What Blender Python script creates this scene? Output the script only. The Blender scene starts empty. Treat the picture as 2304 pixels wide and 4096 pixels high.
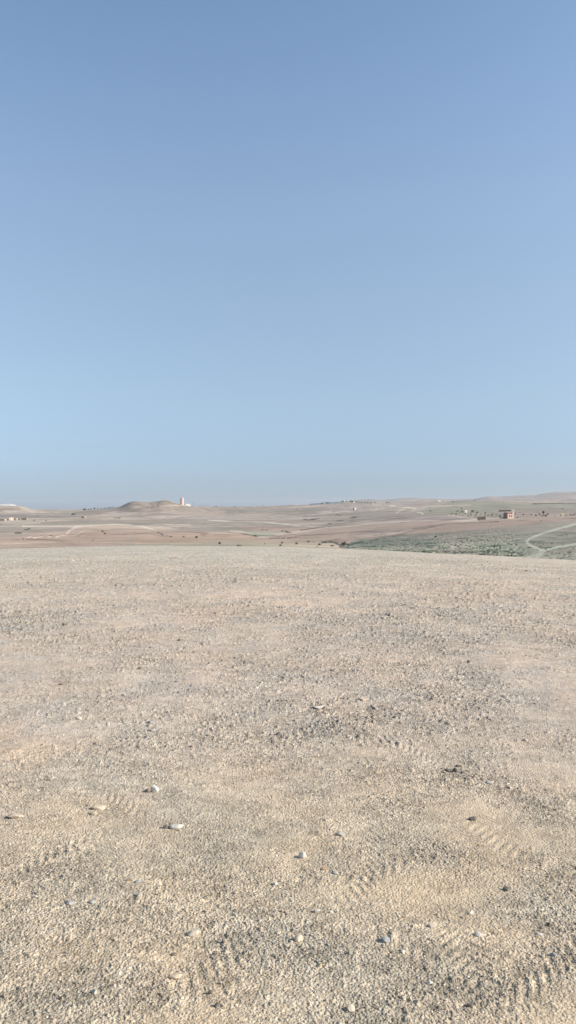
import bpy, math, random
import numpy as np

random.seed(7)
RNG = np.random.default_rng(11)
R = math.radians
F = 3155.0            # focal length of the photograph in its pixels
U0, V0 = 1152.0, 2030.0   # column of the view axis, row of the true horizon
H = 1.6               # eye height over the plateau

scene = bpy.context.scene
col = scene.collection

# ------------------------------------------------------------------ noise
def _hash(ix, iy, seed):
    h = (ix.astype(np.int64) * 374761393 + iy.astype(np.int64) * 668265263 + seed * 974711) & 0xFFFFFFFF
    h = ((h ^ (h >> 13)) * 1274126177) & 0xFFFFFFFF
    h = (h ^ (h >> 16)) & 0xFFFFFF
    return h / float(0xFFFFFF)

def vnoise(x, y, seed=0):
    xi = np.floor(x); yi = np.floor(y)
    fx = x - xi; fy = y - yi
    xi = xi.astype(np.int64); yi = yi.astype(np.int64)
    sx = fx * fx * fx * (fx * (fx * 6 - 15) + 10); sy = fy * fy * fy * (fy * (fy * 6 - 15) + 10)
    def g(i, j, dx, dy):
        a = _hash(xi + i, yi + j, seed) * 2 * np.pi
        return np.cos(a) * dx + np.sin(a) * dy
    n0 = g(0, 0, fx, fy) * (1 - sx) + g(1, 0, fx - 1, fy) * sx
    n1 = g(0, 1, fx, fy - 1) * (1 - sx) + g(1, 1, fx - 1, fy - 1) * sx
    return (n0 * (1 - sy) + n1 * sy) * 1.5

def fbm(x, y, octv=4, seed=0, gain=0.5):
    s = 0; a = 1.0; t = 0
    for i in range(octv):
        s = s + a * vnoise(x * 2 ** i + 17.3 * i, y * 2 ** i - 9.1 * i, seed + i)
        t += a; a *= gain
    return s / t

def worley(x, y, size, seed, present=0.8):
    """embedded clods: low domes of random size and outline, height in units of cell size"""
    X = x / size; Y = y / size
    xi = np.floor(X).astype(np.int64); yi = np.floor(Y).astype(np.int64)
    out = np.zeros_like(X)
    for i in (-1, 0, 1):
        for j in (-1, 0, 1):
            cx = xi + i; cy = yi + j
            px = cx + _hash(cx, cy, seed); py = cy + _hash(cx, cy, seed + 1)
            rr = 0.18 + 0.42 * _hash(cx, cy, seed + 2) ** 2
            a = _hash(cx, cy, seed + 3) * np.pi; k = 1 + 0.9 * _hash(cx, cy, seed + 4)
            on = _hash(cx, cy, seed + 5) < present
            dx = X - px; dy = Y - py
            u = (dx * np.cos(a) + dy * np.sin(a)) * k; v = -dx * np.sin(a) + dy * np.cos(a)
            d = np.maximum(np.abs(u) + 0.45 * np.abs(v), np.abs(v) + 0.3 * np.abs(u))
            hgt = np.clip((rr - d) * 2.2, 0, rr * 0.75) * on
            out = np.maximum(out, hgt)
    return out

def sstep(a, b, x):
    t = np.clip((x - a) / (b - a), 0, 1)
    return t * t * (3 - 2 * t)

def poly(pts, u):
    p = np.array(pts, float)
    return np.interp(u, p[:, 0], p[:, 1])

# ------------------------------------------------------------------ object helpers
def tag(o, label=None, cat=None, group=None, kind=None):
    if label: o["label"] = label
    if cat: o["category"] = cat
    if group: o["group"] = group
    if kind: o["kind"] = kind
    return o

def empty(name, loc, rz=0.0):
    o = bpy.data.objects.new(name, None); col.objects.link(o)
    o.location = loc; o.rotation_euler = (0, 0, rz); o.empty_display_size = 0.2
    return o

def link_mesh(name, me, mat, parent=None):
    o = bpy.data.objects.new(name, me); col.objects.link(o)
    if mat: me.materials.append(mat)
    if parent: o.parent = parent
    return o

def np_mesh(name, v, f, smooth=False):
    me = bpy.data.meshes.new(name)
    n = len(v); v = np.asarray(v, np.float32); f = np.asarray(f, np.int32); k = f.shape[1]
    me.vertices.add(n); me.vertices.foreach_set("co", v.ravel())
    me.loops.add(f.size); me.loops.foreach_set("vertex_index", f.ravel())
    me.polygons.add(len(f)); me.polygons.foreach_set("loop_start", np.arange(0, f.size, k, dtype=np.int32))
    me.polygons.foreach_set("use_smooth", np.full(len(f), smooth))
    me.update(calc_edges=True); me.validate()
    return me

def grid_mesh(name, X, Y, Z, smooth=True):
    nr, nc = X.shape
    v = np.stack([X, Y, Z], -1).reshape(-1, 3)
    idx = np.arange(nr * nc).reshape(nr, nc)
    f = np.stack([idx[:-1, :-1], idx[:-1, 1:], idx[1:, 1:], idx[1:, :-1]], -1).reshape(-1, 4)
    return np_mesh(name, v, f, smooth)

class MB:
    """collects boxes, prisms and tubes into ONE mesh"""
    def __init__(s): s.v = []; s.f = []
    def add(s, vs, fs):
        o = len(s.v); s.v += [tuple(map(float, p)) for p in vs]; s.f += [tuple(i + o for i in q) for q in fs]
        return s
    def box(s, x0, x1, y0, y1, z0, z1):
        return s.add([(x0, y0, z0), (x1, y0, z0), (x1, y1, z0), (x0, y1, z0), (x0, y0, z1), (x1, y0, z1), (x1, y1, z1), (x0, y1, z1)],
                     [(0, 3, 2, 1), (4, 5, 6, 7), (0, 1, 5, 4), (1, 2, 6, 5), (2, 3, 7, 6), (3, 0, 4, 7)])
    def tube(s, p, q, r0, r1, n=7):
        p = np.array(p, float); q = np.array(q, float); d = q - p; d /= np.linalg.norm(d)
        a = np.cross(d, [0.3, 0.2, 0.93] if abs(d[2]) < 0.9 else [1, 0, 0]); a /= np.linalg.norm(a); b = np.cross(d, a)
        vs = [c + r * (math.cos(t) * a + math.sin(t) * b) for c, r in ((p, r0), (q, r1)) for t in [2 * math.pi * k / n for k in range(n)]]
        fs = [(k, (k + 1) % n, n + (k + 1) % n, n + k) for k in range(n)] + [tuple(range(n))[::-1], tuple(range(n, 2 * n))]
        return s.add(vs, fs)
    def gable(s, x0, x1, y0, y1, z0, z1):
        ym = (y0 + y1) / 2
        return s.add([(x0, y0, z0), (x1, y0, z0), (x1, y1, z0), (x0, y1, z0), (x0, ym, z1), (x1, ym, z1)],
                     [(0, 3, 2, 1), (0, 1, 5, 4), (2, 3, 4, 5), (0, 4, 3), (1, 2, 5)])
    def lathe(s, prof, n=20, cx=0, cy=0):
        vs = [(cx + r * math.cos(2 * math.pi * k / n), cy + r * math.sin(2 * math.pi * k / n), z) for r, z in prof for k in range(n)]
        m = len(prof)
        fs = [(i * n + k, i * n + (k + 1) % n, (i + 1) * n + (k + 1) % n, (i + 1) * n + k) for i in range(m - 1) for k in range(n)]
        fs += [tuple(range(n))[::-1], tuple(range((m - 1) * n, m * n))]
        return s.add(vs, fs)
    def build(s, name, mat, parent=None, smooth=False):
        me = bpy.data.meshes.new(name); me.from_pydata(s.v, [], s.f); me.update()
        if smooth: me.polygons.foreach_set("use_smooth", [True] * len(me.polygons))
        return link_mesh(name, me, mat, parent)

# ------------------------------------------------------------------ materials
def new_mat(name):
    m = bpy.data.materials.new(name); m.use_nodes = True
    nt = m.node_tree; b = nt.nodes["Principled BSDF"]
    b.inputs["Specular IOR Level"].default_value = 0.15
    b.inputs["Roughness"].default_value = 0.95
    return m, nt, b

def plain(name, c, scale=1.0, amt=0.25, rough=0.9, bump=0.0):
    m, nt, b = new_mat(name)
    b.inputs["Roughness"].default_value = rough
    tc = nt.nodes.new("ShaderNodeTexCoord")
    n = nt.nodes.new("ShaderNodeTexNoise"); n.inputs["Scale"].default_value = scale; n.inputs["Detail"].default_value = 5
    nt.links.new(tc.outputs["Object"], n.inputs["Vector"])
    mr = nt.nodes.new("ShaderNodeMapRange"); mr.inputs["From Min"].default_value = 0.3; mr.inputs["From Max"].default_value = 0.7
    mr.inputs["To Min"].default_value = 1 - amt; mr.inputs["To Max"].default_value = 1 + amt
    nt.links.new(n.outputs["Fac"], mr.inputs["Value"])
    mx = nt.nodes.new("ShaderNodeVectorMath"); mx.operation = "SCALE"; mx.inputs[0].default_value = c
    nt.links.new(mr.outputs["Result"], mx.inputs["Scale"])
    nt.links.new(mx.outputs["Vector"], b.inputs["Base Color"])
    if bump:
        bp = nt.nodes.new("ShaderNodeBump"); bp.inputs["Distance"].default_value = bump
        nt.links.new(n.outputs["Fac"], bp.inputs["Height"]); nt.links.new(bp.outputs["Normal"], b.inputs["Normal"])
    return m

def leaf_mat(name, c, c2):
    m, nt, b = new_mat(name)
    g = nt.nodes.new("ShaderNodeNewGeometry")
    mx = nt.nodes.new("ShaderNodeMix"); mx.data_type = "RGBA"
    mx.inputs["A"].default_value = (*c, 1); mx.inputs["B"].default_value = (*c2, 1)
    nt.links.new(g.outputs["Random Per Island"], mx.inputs["Factor"])
    nt.links.new(mx.outputs["Result"], b.inputs["Base Color"])
    return m

# ------------------------------------------------------------------ the plateau under the camera
EDGE = [(-1400, 2240), (-900, 2222), (0, 2196), (250, 2190), (580, 2183), (1140, 2188), (1500, 2202), (1700, 2212), (2000, 2225), (2304, 2243), (3200, 2285), (3800, 2300)]

def near_base(x, y):
    r = np.hypot(x, y); ph = np.arctan2(x, np.maximum(y, 1e-3)); ph = np.clip(ph, -0.75, 0.75)
    s = (poly(EDGE, U0 + F * np.tan(ph)) - V0) / F * np.cos(ph)
    a = s * s / (4 * H)
    z = -a * r * r - np.where(r > 72, (r - 72) ** 2 * 0.012, 0)
    z = z + 0.030 * fbm(x / 1.7, y / 1.7, 3, 3) * sstep(0, 6, r) + 0.05 * fbm(x / 5.5, y / 5.5, 2, 8) * sstep(6, 16, r) * (1 - sstep(30, 45, r) * 0.3) + 0.035 * fbm(x / 2.2, y / 2.2, 3, 12) * sstep(14, 22, r)
    return z

def px_of(x, y, z):
    yy = np.maximum(y, 0.05)
    return U0 + F * x / yy, V0 + F * (H - z) / yy

# patches of coarser, greyer gravel and of smooth sand, by where they lie on the plateau: (u, v, half width, half height, amount)
PATCH = [(150, 2500, 220, 55, .8), (760, 2500, 160, 50, .5), (1560, 2560, 330, 60, .5), (1700, 2760, 250, 70, .5), (1900, 2900, 250, 90, .7),
         (500, 2630, 260, 60, .5), (1150, 2690, 300, 60, .5), (1850, 3100, 260, 60, .8), (420, 3940, 170, 130, .9), (1180, 3800, 150, 180, .9),
         (1750, 3950, 180, 90, .8), (750, 3700, 260, 90, .7), (100, 3850, 160, 200, .6), (500, 3050, 200, 80, .5), (1500, 3400, 250, 90, .4),
         (1250, 2860, 260, 70, .6), (2200, 3500, 160, 90, .7), (2260, 3680, 70, 60, .6), (1000, 2960, 240, 60, .4), (2000, 2460, 200, 40, .3),
         (2120, 3760, 200, 60, -1), (620, 3850, 260, 60, -1.1), (300, 3990, 120, 120, -1.), (1850, 3870, 220, 60, -.7), (250, 2980, 260, 40, -.9),
         (700, 2480, 260, 30, -.7), (1700, 3000, 300, 50, -.6), (2150, 2640, 250, 50, -.7), (1350, 3040, 160, 50, -.7), (600, 3320, 260, 60, -.7),
         (1900, 3330, 280, 60, -.7), (150, 2650, 250, 30, -.6), (950, 3000, 250, 40, -.4), (350, 3120, 300, 50, -.5), (2150, 3200, 160, 60, -.3)]
ORANGE = [(60, 2945, 110, 45, .9), (160, 3015, 110, 30, .9), (1120, 3085, 120, 40, .6), (1560, 2690, 90, 30, .5), (1080, 2410, 200, 35, .5),
          (1900, 2370, 260, 40, .5), (30, 3560, 90, 70, .4), (820, 2450, 200, 40, .4), (900, 2640, 220, 40, .5), (1550, 3120, 80, 30, .4), (2280, 2820, 120, 60, .3)]

# wheel tracks pressed into the loose soil, by two points they pass over: (u, v, u, v, half width, bend)
TRACKS = []
for _u0, _v0, _u1, _v1, _w, _b in [(860, 3790, 1560, 3560, .11, .12), (150, 4090, 1000, 3690, .11, .10), (1720, 3060, 2290, 3560, .12, .15), (1560, 3110, 2240, 3720, .12, .15),
      (1330, 3620, 1960, 3990, .10, .05), (985, 3040, 2000, 2650, .14, .5), (760, 3000, 1850, 2600, .14, .6), (1150, 2700, 1950, 2520, .16, .4), (1560, 2430, 1900, 2620, .15, .1),
      (150, 2700, 760, 2560, .16, .3), (500, 3330, 60, 3560, .10, .1), (380, 3180, 900, 3330, .10, .1), (2304, 2560, 1800, 2450, .2, .3), (1640, 2280, 2304, 2330, .25, .3), (2304, 3640, 2190, 3800, .12, .02),
      (0, 3720, 720, 3480, .1, .1), (1250, 4090, 2304, 3720, .1, .12), (480, 4090, 1500, 3290, .1, .2), (1950, 4090, 1380, 3080, .1, .15), (2304, 3300, 1300, 2900, .12, .2), (900, 3560, 2304, 3120, .11, .25), (0, 3000, 1200, 2760, .15, .3),
      (1180, 4080, 1500, 4050, .09, .12), (1050, 2420, 1600, 2400, .22, .3), (300, 2300, 900, 2330, .25, .4)]:
    _y0 = H * F / (_v0 - V0); _y1 = H * F / (_v1 - V0)
    TRACKS.append(((_u0 - U0) / F * _y0, _y0, (_u1 - U0) / F * _y1, _y1, _w, _b))
def near_masks(x, y, z=None):
    if z is None: z = near_base(x, y)
    u, v = px_of(x, y, z)
    wu = 110 * vnoise(x * 1.3, y * 1.3, 41) + 60 * vnoise(x * 6, y * 6, 44); wv = 45 * vnoise(x * 1.1, y * 1.1, 42) + 25 * vnoise(x * 5, y * 5, 43)
    g = 0.36 + 0.75 * fbm(x / 0.45, y / 0.45, 5, 21, 0.68) + 0.35 * fbm(x / 1.6, y / 1.6, 2, 24) + 0.22 * vnoise(x / 4.5, y / 4.5, 22)
    for a, b, c, d, k in PATCH:
        g = g + k * 0.42 * np.exp(-(((u + wu - a) / c) ** 2 + ((v + wv - b) / d) ** 2))
    wob = 0.06 * vnoise(x * 2, y * 2, 61); brk = np.clip(0.5 + 1.3 * vnoise(x * 1.7, y * 1.7, 63), 0, 1)
    for x0, y0, x1, y1, w, bend in TRACKS:
        L = math.hypot(x1 - x0, y1 - y0); t = ((x - x0) * (x1 - x0) + (y - y0) * (y1 - y0)) / L; d = (-(x - x0) * (y1 - y0) + (y - y0) * (x1 - x0)) / L
        d = d + bend * np.sin(np.clip(t / L, 0, 1) * np.pi) + wob
        g = g + 0.38 * np.exp(-(d / (w * 1.5)) ** 2) * sstep(-0.6, 0.4, t) * sstep(L + .6, L - .4, t) * brk
    g = 0.06 + 0.94 * np.clip(g, 0, 1) + 0.10 * vnoise(x / 0.05, y / 0.05, 64)
    g = np.clip(g, 0, 1)
    o = 0
    for a, b, c, d, k in ORANGE:
        o = o + k * np.exp(-(((u + wu - a) / c) ** 2 + ((v + wv - b) / d) ** 2))
    o = np.clip(o + 0.35 * np.clip(fbm(x / 2.2, y / 2.2, 3, 31), 0, 1), 0, 1)
    return g, o

def tread(x, y):
    out = np.zeros_like(x); wob = 0.06 * vnoise(x * 2, y * 2, 61); jit = 1.1 * vnoise(x * 5, y * 5, 65) + 2.0 * vnoise(x, y, 66)
    for x0, y0, x1, y1, w, bend in TRACKS:
        L = math.hypot(x1 - x0, y1 - y0); dx = (x1 - x0) / L; dy = (y1 - y0) / L
        t = (x - x0) * dx + (y - y0) * dy; d = -(x - x0) * dy + (y - y0) * dx
        d = d + bend * np.sin(np.clip(t / L, 0, 1) * np.pi) + wob
        k = (np.abs(d) < w) & (t > -0.3) & (t < L + 0.3)
        if not k.any(): continue
        tk = t[k]; dk = d[k]; xk = x[k]; yk = y[k]
        m = sstep(w, w * 0.6, np.abs(dk)) * sstep(-0.3, 0.3, tk) * sstep(L + 0.3, L - 0.3, tk)
        worn = np.clip(0.30 + 1.3 * vnoise(xk * 1.6 + x0, yk * 1.6, 62), 0, 1)
        ph = (tk + np.abs(dk) * 0.9) / 0.058 * 2 * np.pi + jit[k]
        out[k] += m * worn * (0.0022 * np.sign(np.sin(ph)) * np.abs(np.sin(ph)) ** 0.5 - 0.0025)
    return out

def near_full(x, y, base=None, g=None):
    if base is None: base = near_base(x, y)
    if g is None: g, _ = near_masks(x, y, base)
    r = np.hypot(x, y)
    f1 = 1 - sstep(5, 9, r); f2 = sstep(3, 6, r) * (1 - sstep(12, 22, r)); f3 = sstep(9, 14, r) * (1 - sstep(50, 80, r))
    z = base
    rough = 0.25 + 0.75 * g
    fa = 1 - sstep(4, 8, r); fb = sstep(3.5, 7, r) * (1 - sstep(20, 35, r)); fc = sstep(10, 16, r)
    q = np.zeros_like(x)
    m = r < 8; q[m] += 0.0042 * fa[m] * fbm(x[m] / 0.034, y[m] / 0.034, 3, 51, 0.75)
    m = (r > 3.5) & (r < 35); q[m] += 0.0105 * fb[m] * fbm(x[m] / 0.10, y[m] / 0.10, 4, 54, 0.66)
    m = r > 10; q[m] += (0.020 + 0.016 * sstep(30, 50, r[m])) * fc[m] * fbm(x[m] / 0.32, y[m] / 0.32, 3, 58, 0.66)
    z = z + rough * q
    m = r < 10
    w1 = np.zeros_like(x)
    if m.any(): w1[m] = worley(x[m], y[m], 0.019, 71, 0.8) * 0.0165 * f1[m] + worley(x[m], y[m], 0.045, 75, 0.10) * 0.020 * f1[m]
    m = (r > 2.9) & (r < 23)
    if m.any(): w1[m] += worley(x[m], y[m], 0.042, 81, 0.7) * 0.042 * f2[m]
    m = (r > 8.5)
    if m.any(): w1[m] += worley(x[m], y[m], 0.10, 91, 0.6) * 0.072 * f3[m] + 0.008 * f3[m] * fbm(x[m] / 0.6, y[m] / 0.6, 3, 95)
    z = z + w1 * (0.12 + 0.95 * g) * (0.62 + 0.38 * sstep(4, 9, r))
    m = r < 18
    tr = np.zeros_like(x); tr[m] = tread(x[m], y[m]); z = z + tr
    return z

def near_rows():
    rs = [0.7]
    while rs[-1] < 2.0: rs.append(rs[-1] * 1.02)
    while rs[-1] < 72:
        r = rs[-1]; rs.append(r + min(0.62 * r * r / (F / 4 * H), 0.0085 * r))
    while rs[-1] < 135: rs.append(rs[-1] * 1.02)
    return np.array(rs)

ph = np.concatenate([np.linspace(-62, -23, 90, endpoint=False), np.linspace(-23, 23, 1080), np.linspace(23, 62, 91)[1:]])
rs = near_rows()
RR, PP = np.meshgrid(rs, np.radians(ph), indexing="ij")
GX = RR * np.sin(PP); GY = RR * np.cos(PP)
base = near_base(GX, GY); G, O = near_masks(GX, GY, base)
GZ = near_full(GX, GY, base, G)
me = grid_mesh("ground", GX, GY, GZ)
SAND = np.array([.480, .395, .300]); GRAV = np.array([.345, .302, .252]); ORA = np.array([.50, .35, .235]); COOL = np.array([.440, .367, .312]); FARG = np.array([.40, .37, .305])
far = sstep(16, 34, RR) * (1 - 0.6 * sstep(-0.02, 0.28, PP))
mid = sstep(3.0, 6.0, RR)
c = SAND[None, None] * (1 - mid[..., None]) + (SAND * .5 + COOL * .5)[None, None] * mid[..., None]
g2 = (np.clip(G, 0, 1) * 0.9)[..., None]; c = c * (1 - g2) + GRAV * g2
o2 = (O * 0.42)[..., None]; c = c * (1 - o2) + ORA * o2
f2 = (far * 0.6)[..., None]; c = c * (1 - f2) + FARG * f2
hs = np.clip(0.5 + 1.5 * fbm(GX / 0.8, GY / 0.8, 5, 111, 0.62), 0, 1)[..., None]
c = c * (hs * np.array([1.05, 1.01, .975]) + (1 - hs) * np.array([.91, .935, .96]))
br = 1 + 0.14 * fbm(GX / 2.6, GY / 2.6, 4, 101) + 0.10 * fbm(GX / 9, GY / 4, 3, 104) * sstep(10, 20, RR)
c = c * br[..., None] * (1 + (1 - sstep(3.2, 7.0, RR))[..., None] * np.array([.02, .0, -.075]))
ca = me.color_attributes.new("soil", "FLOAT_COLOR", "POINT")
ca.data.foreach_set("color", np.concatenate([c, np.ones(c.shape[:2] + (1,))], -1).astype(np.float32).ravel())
ga = me.attributes.new("gravel", "FLOAT", "POINT"); ga.data.foreach_set("value", G.astype(np.float32).ravel())

m, nt, b = new_mat("stony_soil")
N = nt.nodes.new; Lk = nt.links.new
at1 = N("ShaderNodeAttribute"); at1.attribute_name = "soil"
at2 = N("ShaderNodeAttribute"); at2.attribute_name = "gravel"
tc = N("ShaderNodeTexCoord")
def vor(scale, rnd=1.0):
    v = N("ShaderNodeTexVoronoi"); v.inputs["Scale"].default_value = scale; v.inputs["Randomness"].default_value = rnd
    Lk(tc.outputs["Object"], v.inputs["Vector"]); return v
def mth(op, a, b_=None, c_=None):
    n = N("ShaderNodeMath"); n.operation = op
    for i, s in enumerate((a, b_, c_)):
        if s is None: continue
        if isinstance(s, (int, float)): n.inputs[i].default_value = s
        else: Lk(s, n.inputs[i])
    return n.outputs[0]
def mrange(val, a, b_, c_, d):
    n = N("ShaderNodeMapRange"); Lk(val, n.inputs["Value"])
    for k, x in zip(("From Min", "From Max", "To Min", "To Max"), (a, b_, c_, d)): n.inputs[k].default_value = x
    return n.outputs["Result"]
v1 = vor(85); v2 = vor(30); v3 = vor(9)
def rnd(v):
    s = N("ShaderNodeSeparateColor"); Lk(v.outputs["Color"], s.inputs[0]); return s.outputs[0]
s1 = mrange(rnd(v1), 0, 1, -0.24, 0.24); s2 = mrange(rnd(v2), 0, 1, -0.25, 0.25); s3 = mrange(rnd(v3), 0, 1, -0.19, 0.19)
sp = mth("ADD", mth("ADD", s1, s2), s3)
amt = mrange(at2.outputs["Fac"], 0, 1, 0.35, 1.0)
sp = mth("ADD", mth("MULTIPLY", sp, amt), 1.0)
nz = N("ShaderNodeTexNoise"); nz.inputs["Scale"].default_value = 3.0; nz.inputs["Detail"].default_value = 9; nz.inputs["Roughness"].default_value = 0.65
Lk(tc.outputs["Object"], nz.inputs["Vector"])
sp = mth("MULTIPLY", sp, mrange(nz.outputs["Fac"], 0.3, 0.7, 0.9, 1.1))
vm = N("ShaderNodeVectorMath"); vm.operation = "SCALE"; Lk(at1.outputs["Color"], vm.inputs[0]); Lk(sp, vm.inputs["Scale"])
Lk(vm.outputs["Vector"], b.inputs["Base Color"])
nz2 = N("ShaderNodeTexNoise"); nz2.inputs["Scale"].default_value = 110; nz2.inputs["Detail"].default_value = 3
Lk(tc.outputs["Object"], nz2.inputs["Vector"])
hgt = mth("ADD", mth("MULTIPLY", mth("SUBTRACT", 0.6, v1.outputs["Distance"]), amt), nz2.outputs["Fac"])
bp = N("ShaderNodeBump"); bp.inputs["Distance"].default_value = 0.007; bp.inputs["Strength"].default_value = 1.0
Lk(hgt, bp.inputs["Height"]); Lk(bp.outputs["Normal"], b.inputs["Normal"])
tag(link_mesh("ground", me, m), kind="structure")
del GX, GY, GZ, G, O, base, c, g2, o2, f2, br

# ------------------------------------------------------------------ rolling land beyond the plateau: depth rows, each a polyline (u, v)
SKY_L = [(-900, 2030), (-300, 2018), (0, 2022), (60, 2023), (80, 2024), (100, 2029), (140, 2041), (170, 2045), (230, 2047), (300, 2050), (330, 2045), (400, 2039), (450, 2034),
         (480, 2028), (500, 2018), (520, 2007), (540, 2003), (570, 2006), (600, 2010), (632, 2005), (656, 2001), (680, 2004), (700, 2013), (720, 2018), (745, 2024)]
ROWS = [
 (85, [(0, 2470)]), (150, [(0, 2335), (1500, 2325), (2304, 2295)]),
 (220, [(0, 2252), (1100, 2254), (1500, 2258), (1900, 2252), (2304, 2238)]),
 (300, [(0, 2205), (560, 2205), (1100, 2209), (1500, 2220), (1900, 2213), (2304, 2192)]),
 (400, [(0, 2178), (560, 2183), (900, 2186), (1300, 2190), (1500, 2192), (1900, 2172), (2304, 2150)]),
 (500, [(0, 2158), (560, 2166), (900, 2169), (1300, 2176), (1450, 2172), (1700, 2150), (2000, 2130), (2304, 2112)]),
 (650, [(0, 2135), (560, 2145), (900, 2147), (1200, 2151), (1400, 2145), (1600, 2119), (1800, 2100), (2050, 2086), (2304, 2078)]),
 (820, [(0, 2119), (300, 2120), (560, 2122), (900, 2128), (1200, 2130), (1400, 2118), (1600, 2100), (1800, 2087), (2030, 2073), (2304, 2065)]),
 (1000, [(0, 2104), (560, 2107), (900, 2112), (1150, 2112), (1400, 2103), (1600, 2087), (1800, 2071), (2030, 2059), (2304, 2053)]),
 (1300, [(0, 2088), (560, 2092), (900, 2094), (1150, 2094), (1400, 2083), (1600, 2071), (1800, 2055), (2030, 2045), (2304, 2041)]),
 (1600, [(0, 2078), (330, 2073), (560, 2078), (900, 2080), (1150, 2077), (1400, 2066), (1600, 2055), (1800, 2044), (2030, 2036), (2304, 2032)]),
 (2000, [(0, 2056), (330, 2060), (470, 2056), (540, 2046), (656, 2044), (760, 2052), (900, 2062), (1150, 2057), (1400, 2043), (1600, 2036), (1800, 2028), (2030, 2024), (2304, 2022)]),
 (2400, SKY_L + [(765, 2028), (900, 2044), (1150, 2038), (1400, 2027), (1600, 2022), (1800, 2016), (2030, 2014), (2304, 2013)]),
 (2900, [(0, 2040), (330, 2049), (540, 2040), (700, 2036), (800, 2031), (900, 2034), (1150, 2028), (1400, 2016), (1600, 2017), (1750, 2010), (1860, 2004), (2030, 2006), (2304, 2011)]),
 (3500, [(0, 2040), (330, 2047), (540, 2045), (700, 2034), (760, 2026), (860, 2027), (940, 2028), (1060, 2025), (1150, 2022), (1212, 2021), (1253, 2020), (1295, 2017), (1357, 2012), (1388, 2009),
         (1420, 2011), (1500, 2014), (1600, 2014), (1800, 2007), (2030, 2003), (2304, 2000)]),
 (4500, [(-150, 2024), (0, 2019), (20, 2017), (42, 2016), (62, 2020), (90, 2036), (330, 2048), (1150, 2032), (1388, 2020), (1500, 2014), (1600, 2013), (1800, 2008), (2030, 2000), (2304, 1996)]),
 (6500, [(0, 2045), (1150, 2040), (1330, 2020), (1388, 2009), (1415, 2003), (1440, 1999), (1481, 1997.6), (1523, 2001), (1564, 1998), (1616, 1994), (1657, 1993), (1688, 1994), (1740, 1996), (1792, 1998),
         (1833, 1997), (1896, 1997), (1927, 1991), (1958, 1987), (1995, 1989), (2035, 1987), (2083, 1982), (2149, 1981), (2170, 1976.5), (2203, 1971), (2263, 1970), (2304, 1968), (3000, 1975)]),
 (9000, [(0, 2038)]), (15000, [(0, 2036)])]
LY = np.log(np.array([r[0] for r in ROWS], float))
UC = np.arange(-1200, 3505, 6.0)
TB = np.array([(poly(p, UC) - V0) * Y / F for Y, p in ROWS])     # metres below the eye
ker = np.array([1, 2, 3, 2, 1.]) / 9
TB = np.array([np.convolve(np.pad(t, 2, "edge"), ker, "valid") for t in TB])
def pslopes(t, L):
    h = np.diff(L)[:, None]; d = np.diff(t, axis=0) / h
    m_ = np.zeros_like(t); m_[0] = d[0]; m_[-1] = d[-1]
    ok = d[:-1] * d[1:] > 0
    w1 = 2 * h[1:] + h[:-1]; w2 = h[1:] + 2 * h[:-1]
    with np.errstate(divide="ignore", invalid="ignore"):
        m_[1:-1] = np.where(ok, (w1 + w2) / (w1 / d[:-1] + w2 / d[1:]), 0)
    return m_
TM = pslopes(TB, LY)

def far_drop(u, Y):
    """metres below the eye of the smooth land at column u, depth Y"""
    fu = np.clip((u - UC[0]) / 6.0, 0, len(UC) - 1.001); i = fu.astype(np.int64); fr = fu - i
    ly = np.log(np.clip(Y, 85, 14999)); k = np.clip(np.searchsorted(LY, ly, side="right") - 1, 0, len(LY) - 2)
    h = LY[k + 1] - LY[k]; t = (ly - LY[k]) / h
    def gat(A, kk): return A[kk, i] * (1 - fr) + A[kk, i + 1] * fr
    p0, p1, m0, m1 = gat(TB, k), gat(TB, k + 1), gat(TM, k) * h, gat(TM, k + 1) * h
    t2 = t * t; t3 = t2 * t
    return (2 * t3 - 3 * t2 + 1) * p0 + (t3 - 2 * t2 + t) * m0 + (-2 * t3 + 3 * t2) * p1 + (t3 - t2) * m1

def far_relief(x, y):
    r = np.hypot(x, y)
    n = 0.9 * fbm(x / 170, y / 210, 4, 201, 0.5) + 0.5 * (0.3 - np.abs(vnoise(x / 75 + 0.6 * vnoise(x / 60, y / 60, 9), y / 90, 205)))
    n = 2.1 * n * sstep(250, 900, r) * (1 + sstep(1800, 5000, r) * 1.2)
    hills = 3.0 * (0.25 - np.abs(vnoise(x / 130, y / 160, 207))) * sstep(1900, 2300, r)
    # gullied slope below the plateau on the right
    u = U0 + F * x / np.maximum(y, 1)
    gm = sstep(1350, 1600, u) * sstep(420, 260, r) + 0.35 * sstep(1350, 1600, u) * sstep(620, 420, r)
    gm = gm * (1 - 0.85 * sstep(2030, 2110, u)); gul = -2.2 * sstep(0.12, 0.0, np.abs(vnoise(x / 16 + vnoise(x / 10, y / 10, 6), (y + 0.5 * x) / 30, 211))) - 0.8 * sstep(0.14, 0, np.abs(vnoise(x / 7, (y + 0.5 * x) / 12, 213)))
    return n + hills + gm * gul + 0.12 * fbm(x / 9, y / 9, 2, 215) * sstep(1500, 600, r)

def far_z(x, y):
    u = U0 + F * x / np.maximum(y, 1.0)
    return H - far_drop(u, y) + far_relief(x, y)

ph = np.concatenate([np.linspace(-52, -23, 70, endpoint=False), np.linspace(-23, 23, 1000), np.linspace(23, 52, 71)[1:]])
rr = [85.0]
while rr[-1] < 14500: rr.append(rr[-1] * (1.0062 if rr[-1] < 5000 else 1.012))
RR, PP = np.meshgrid(np.array(rr), np.radians(ph), indexing="ij")
X = RR * np.sin(PP); Y = RR * np.cos(PP)
Uu = U0 + F * np.tan(PP); drop = far_drop(Uu, Y); V = V0 + F * drop / Y
Z = H - drop + far_relief(X, Y)
me = grid_mesh("hills", X, Y, Z)

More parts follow.
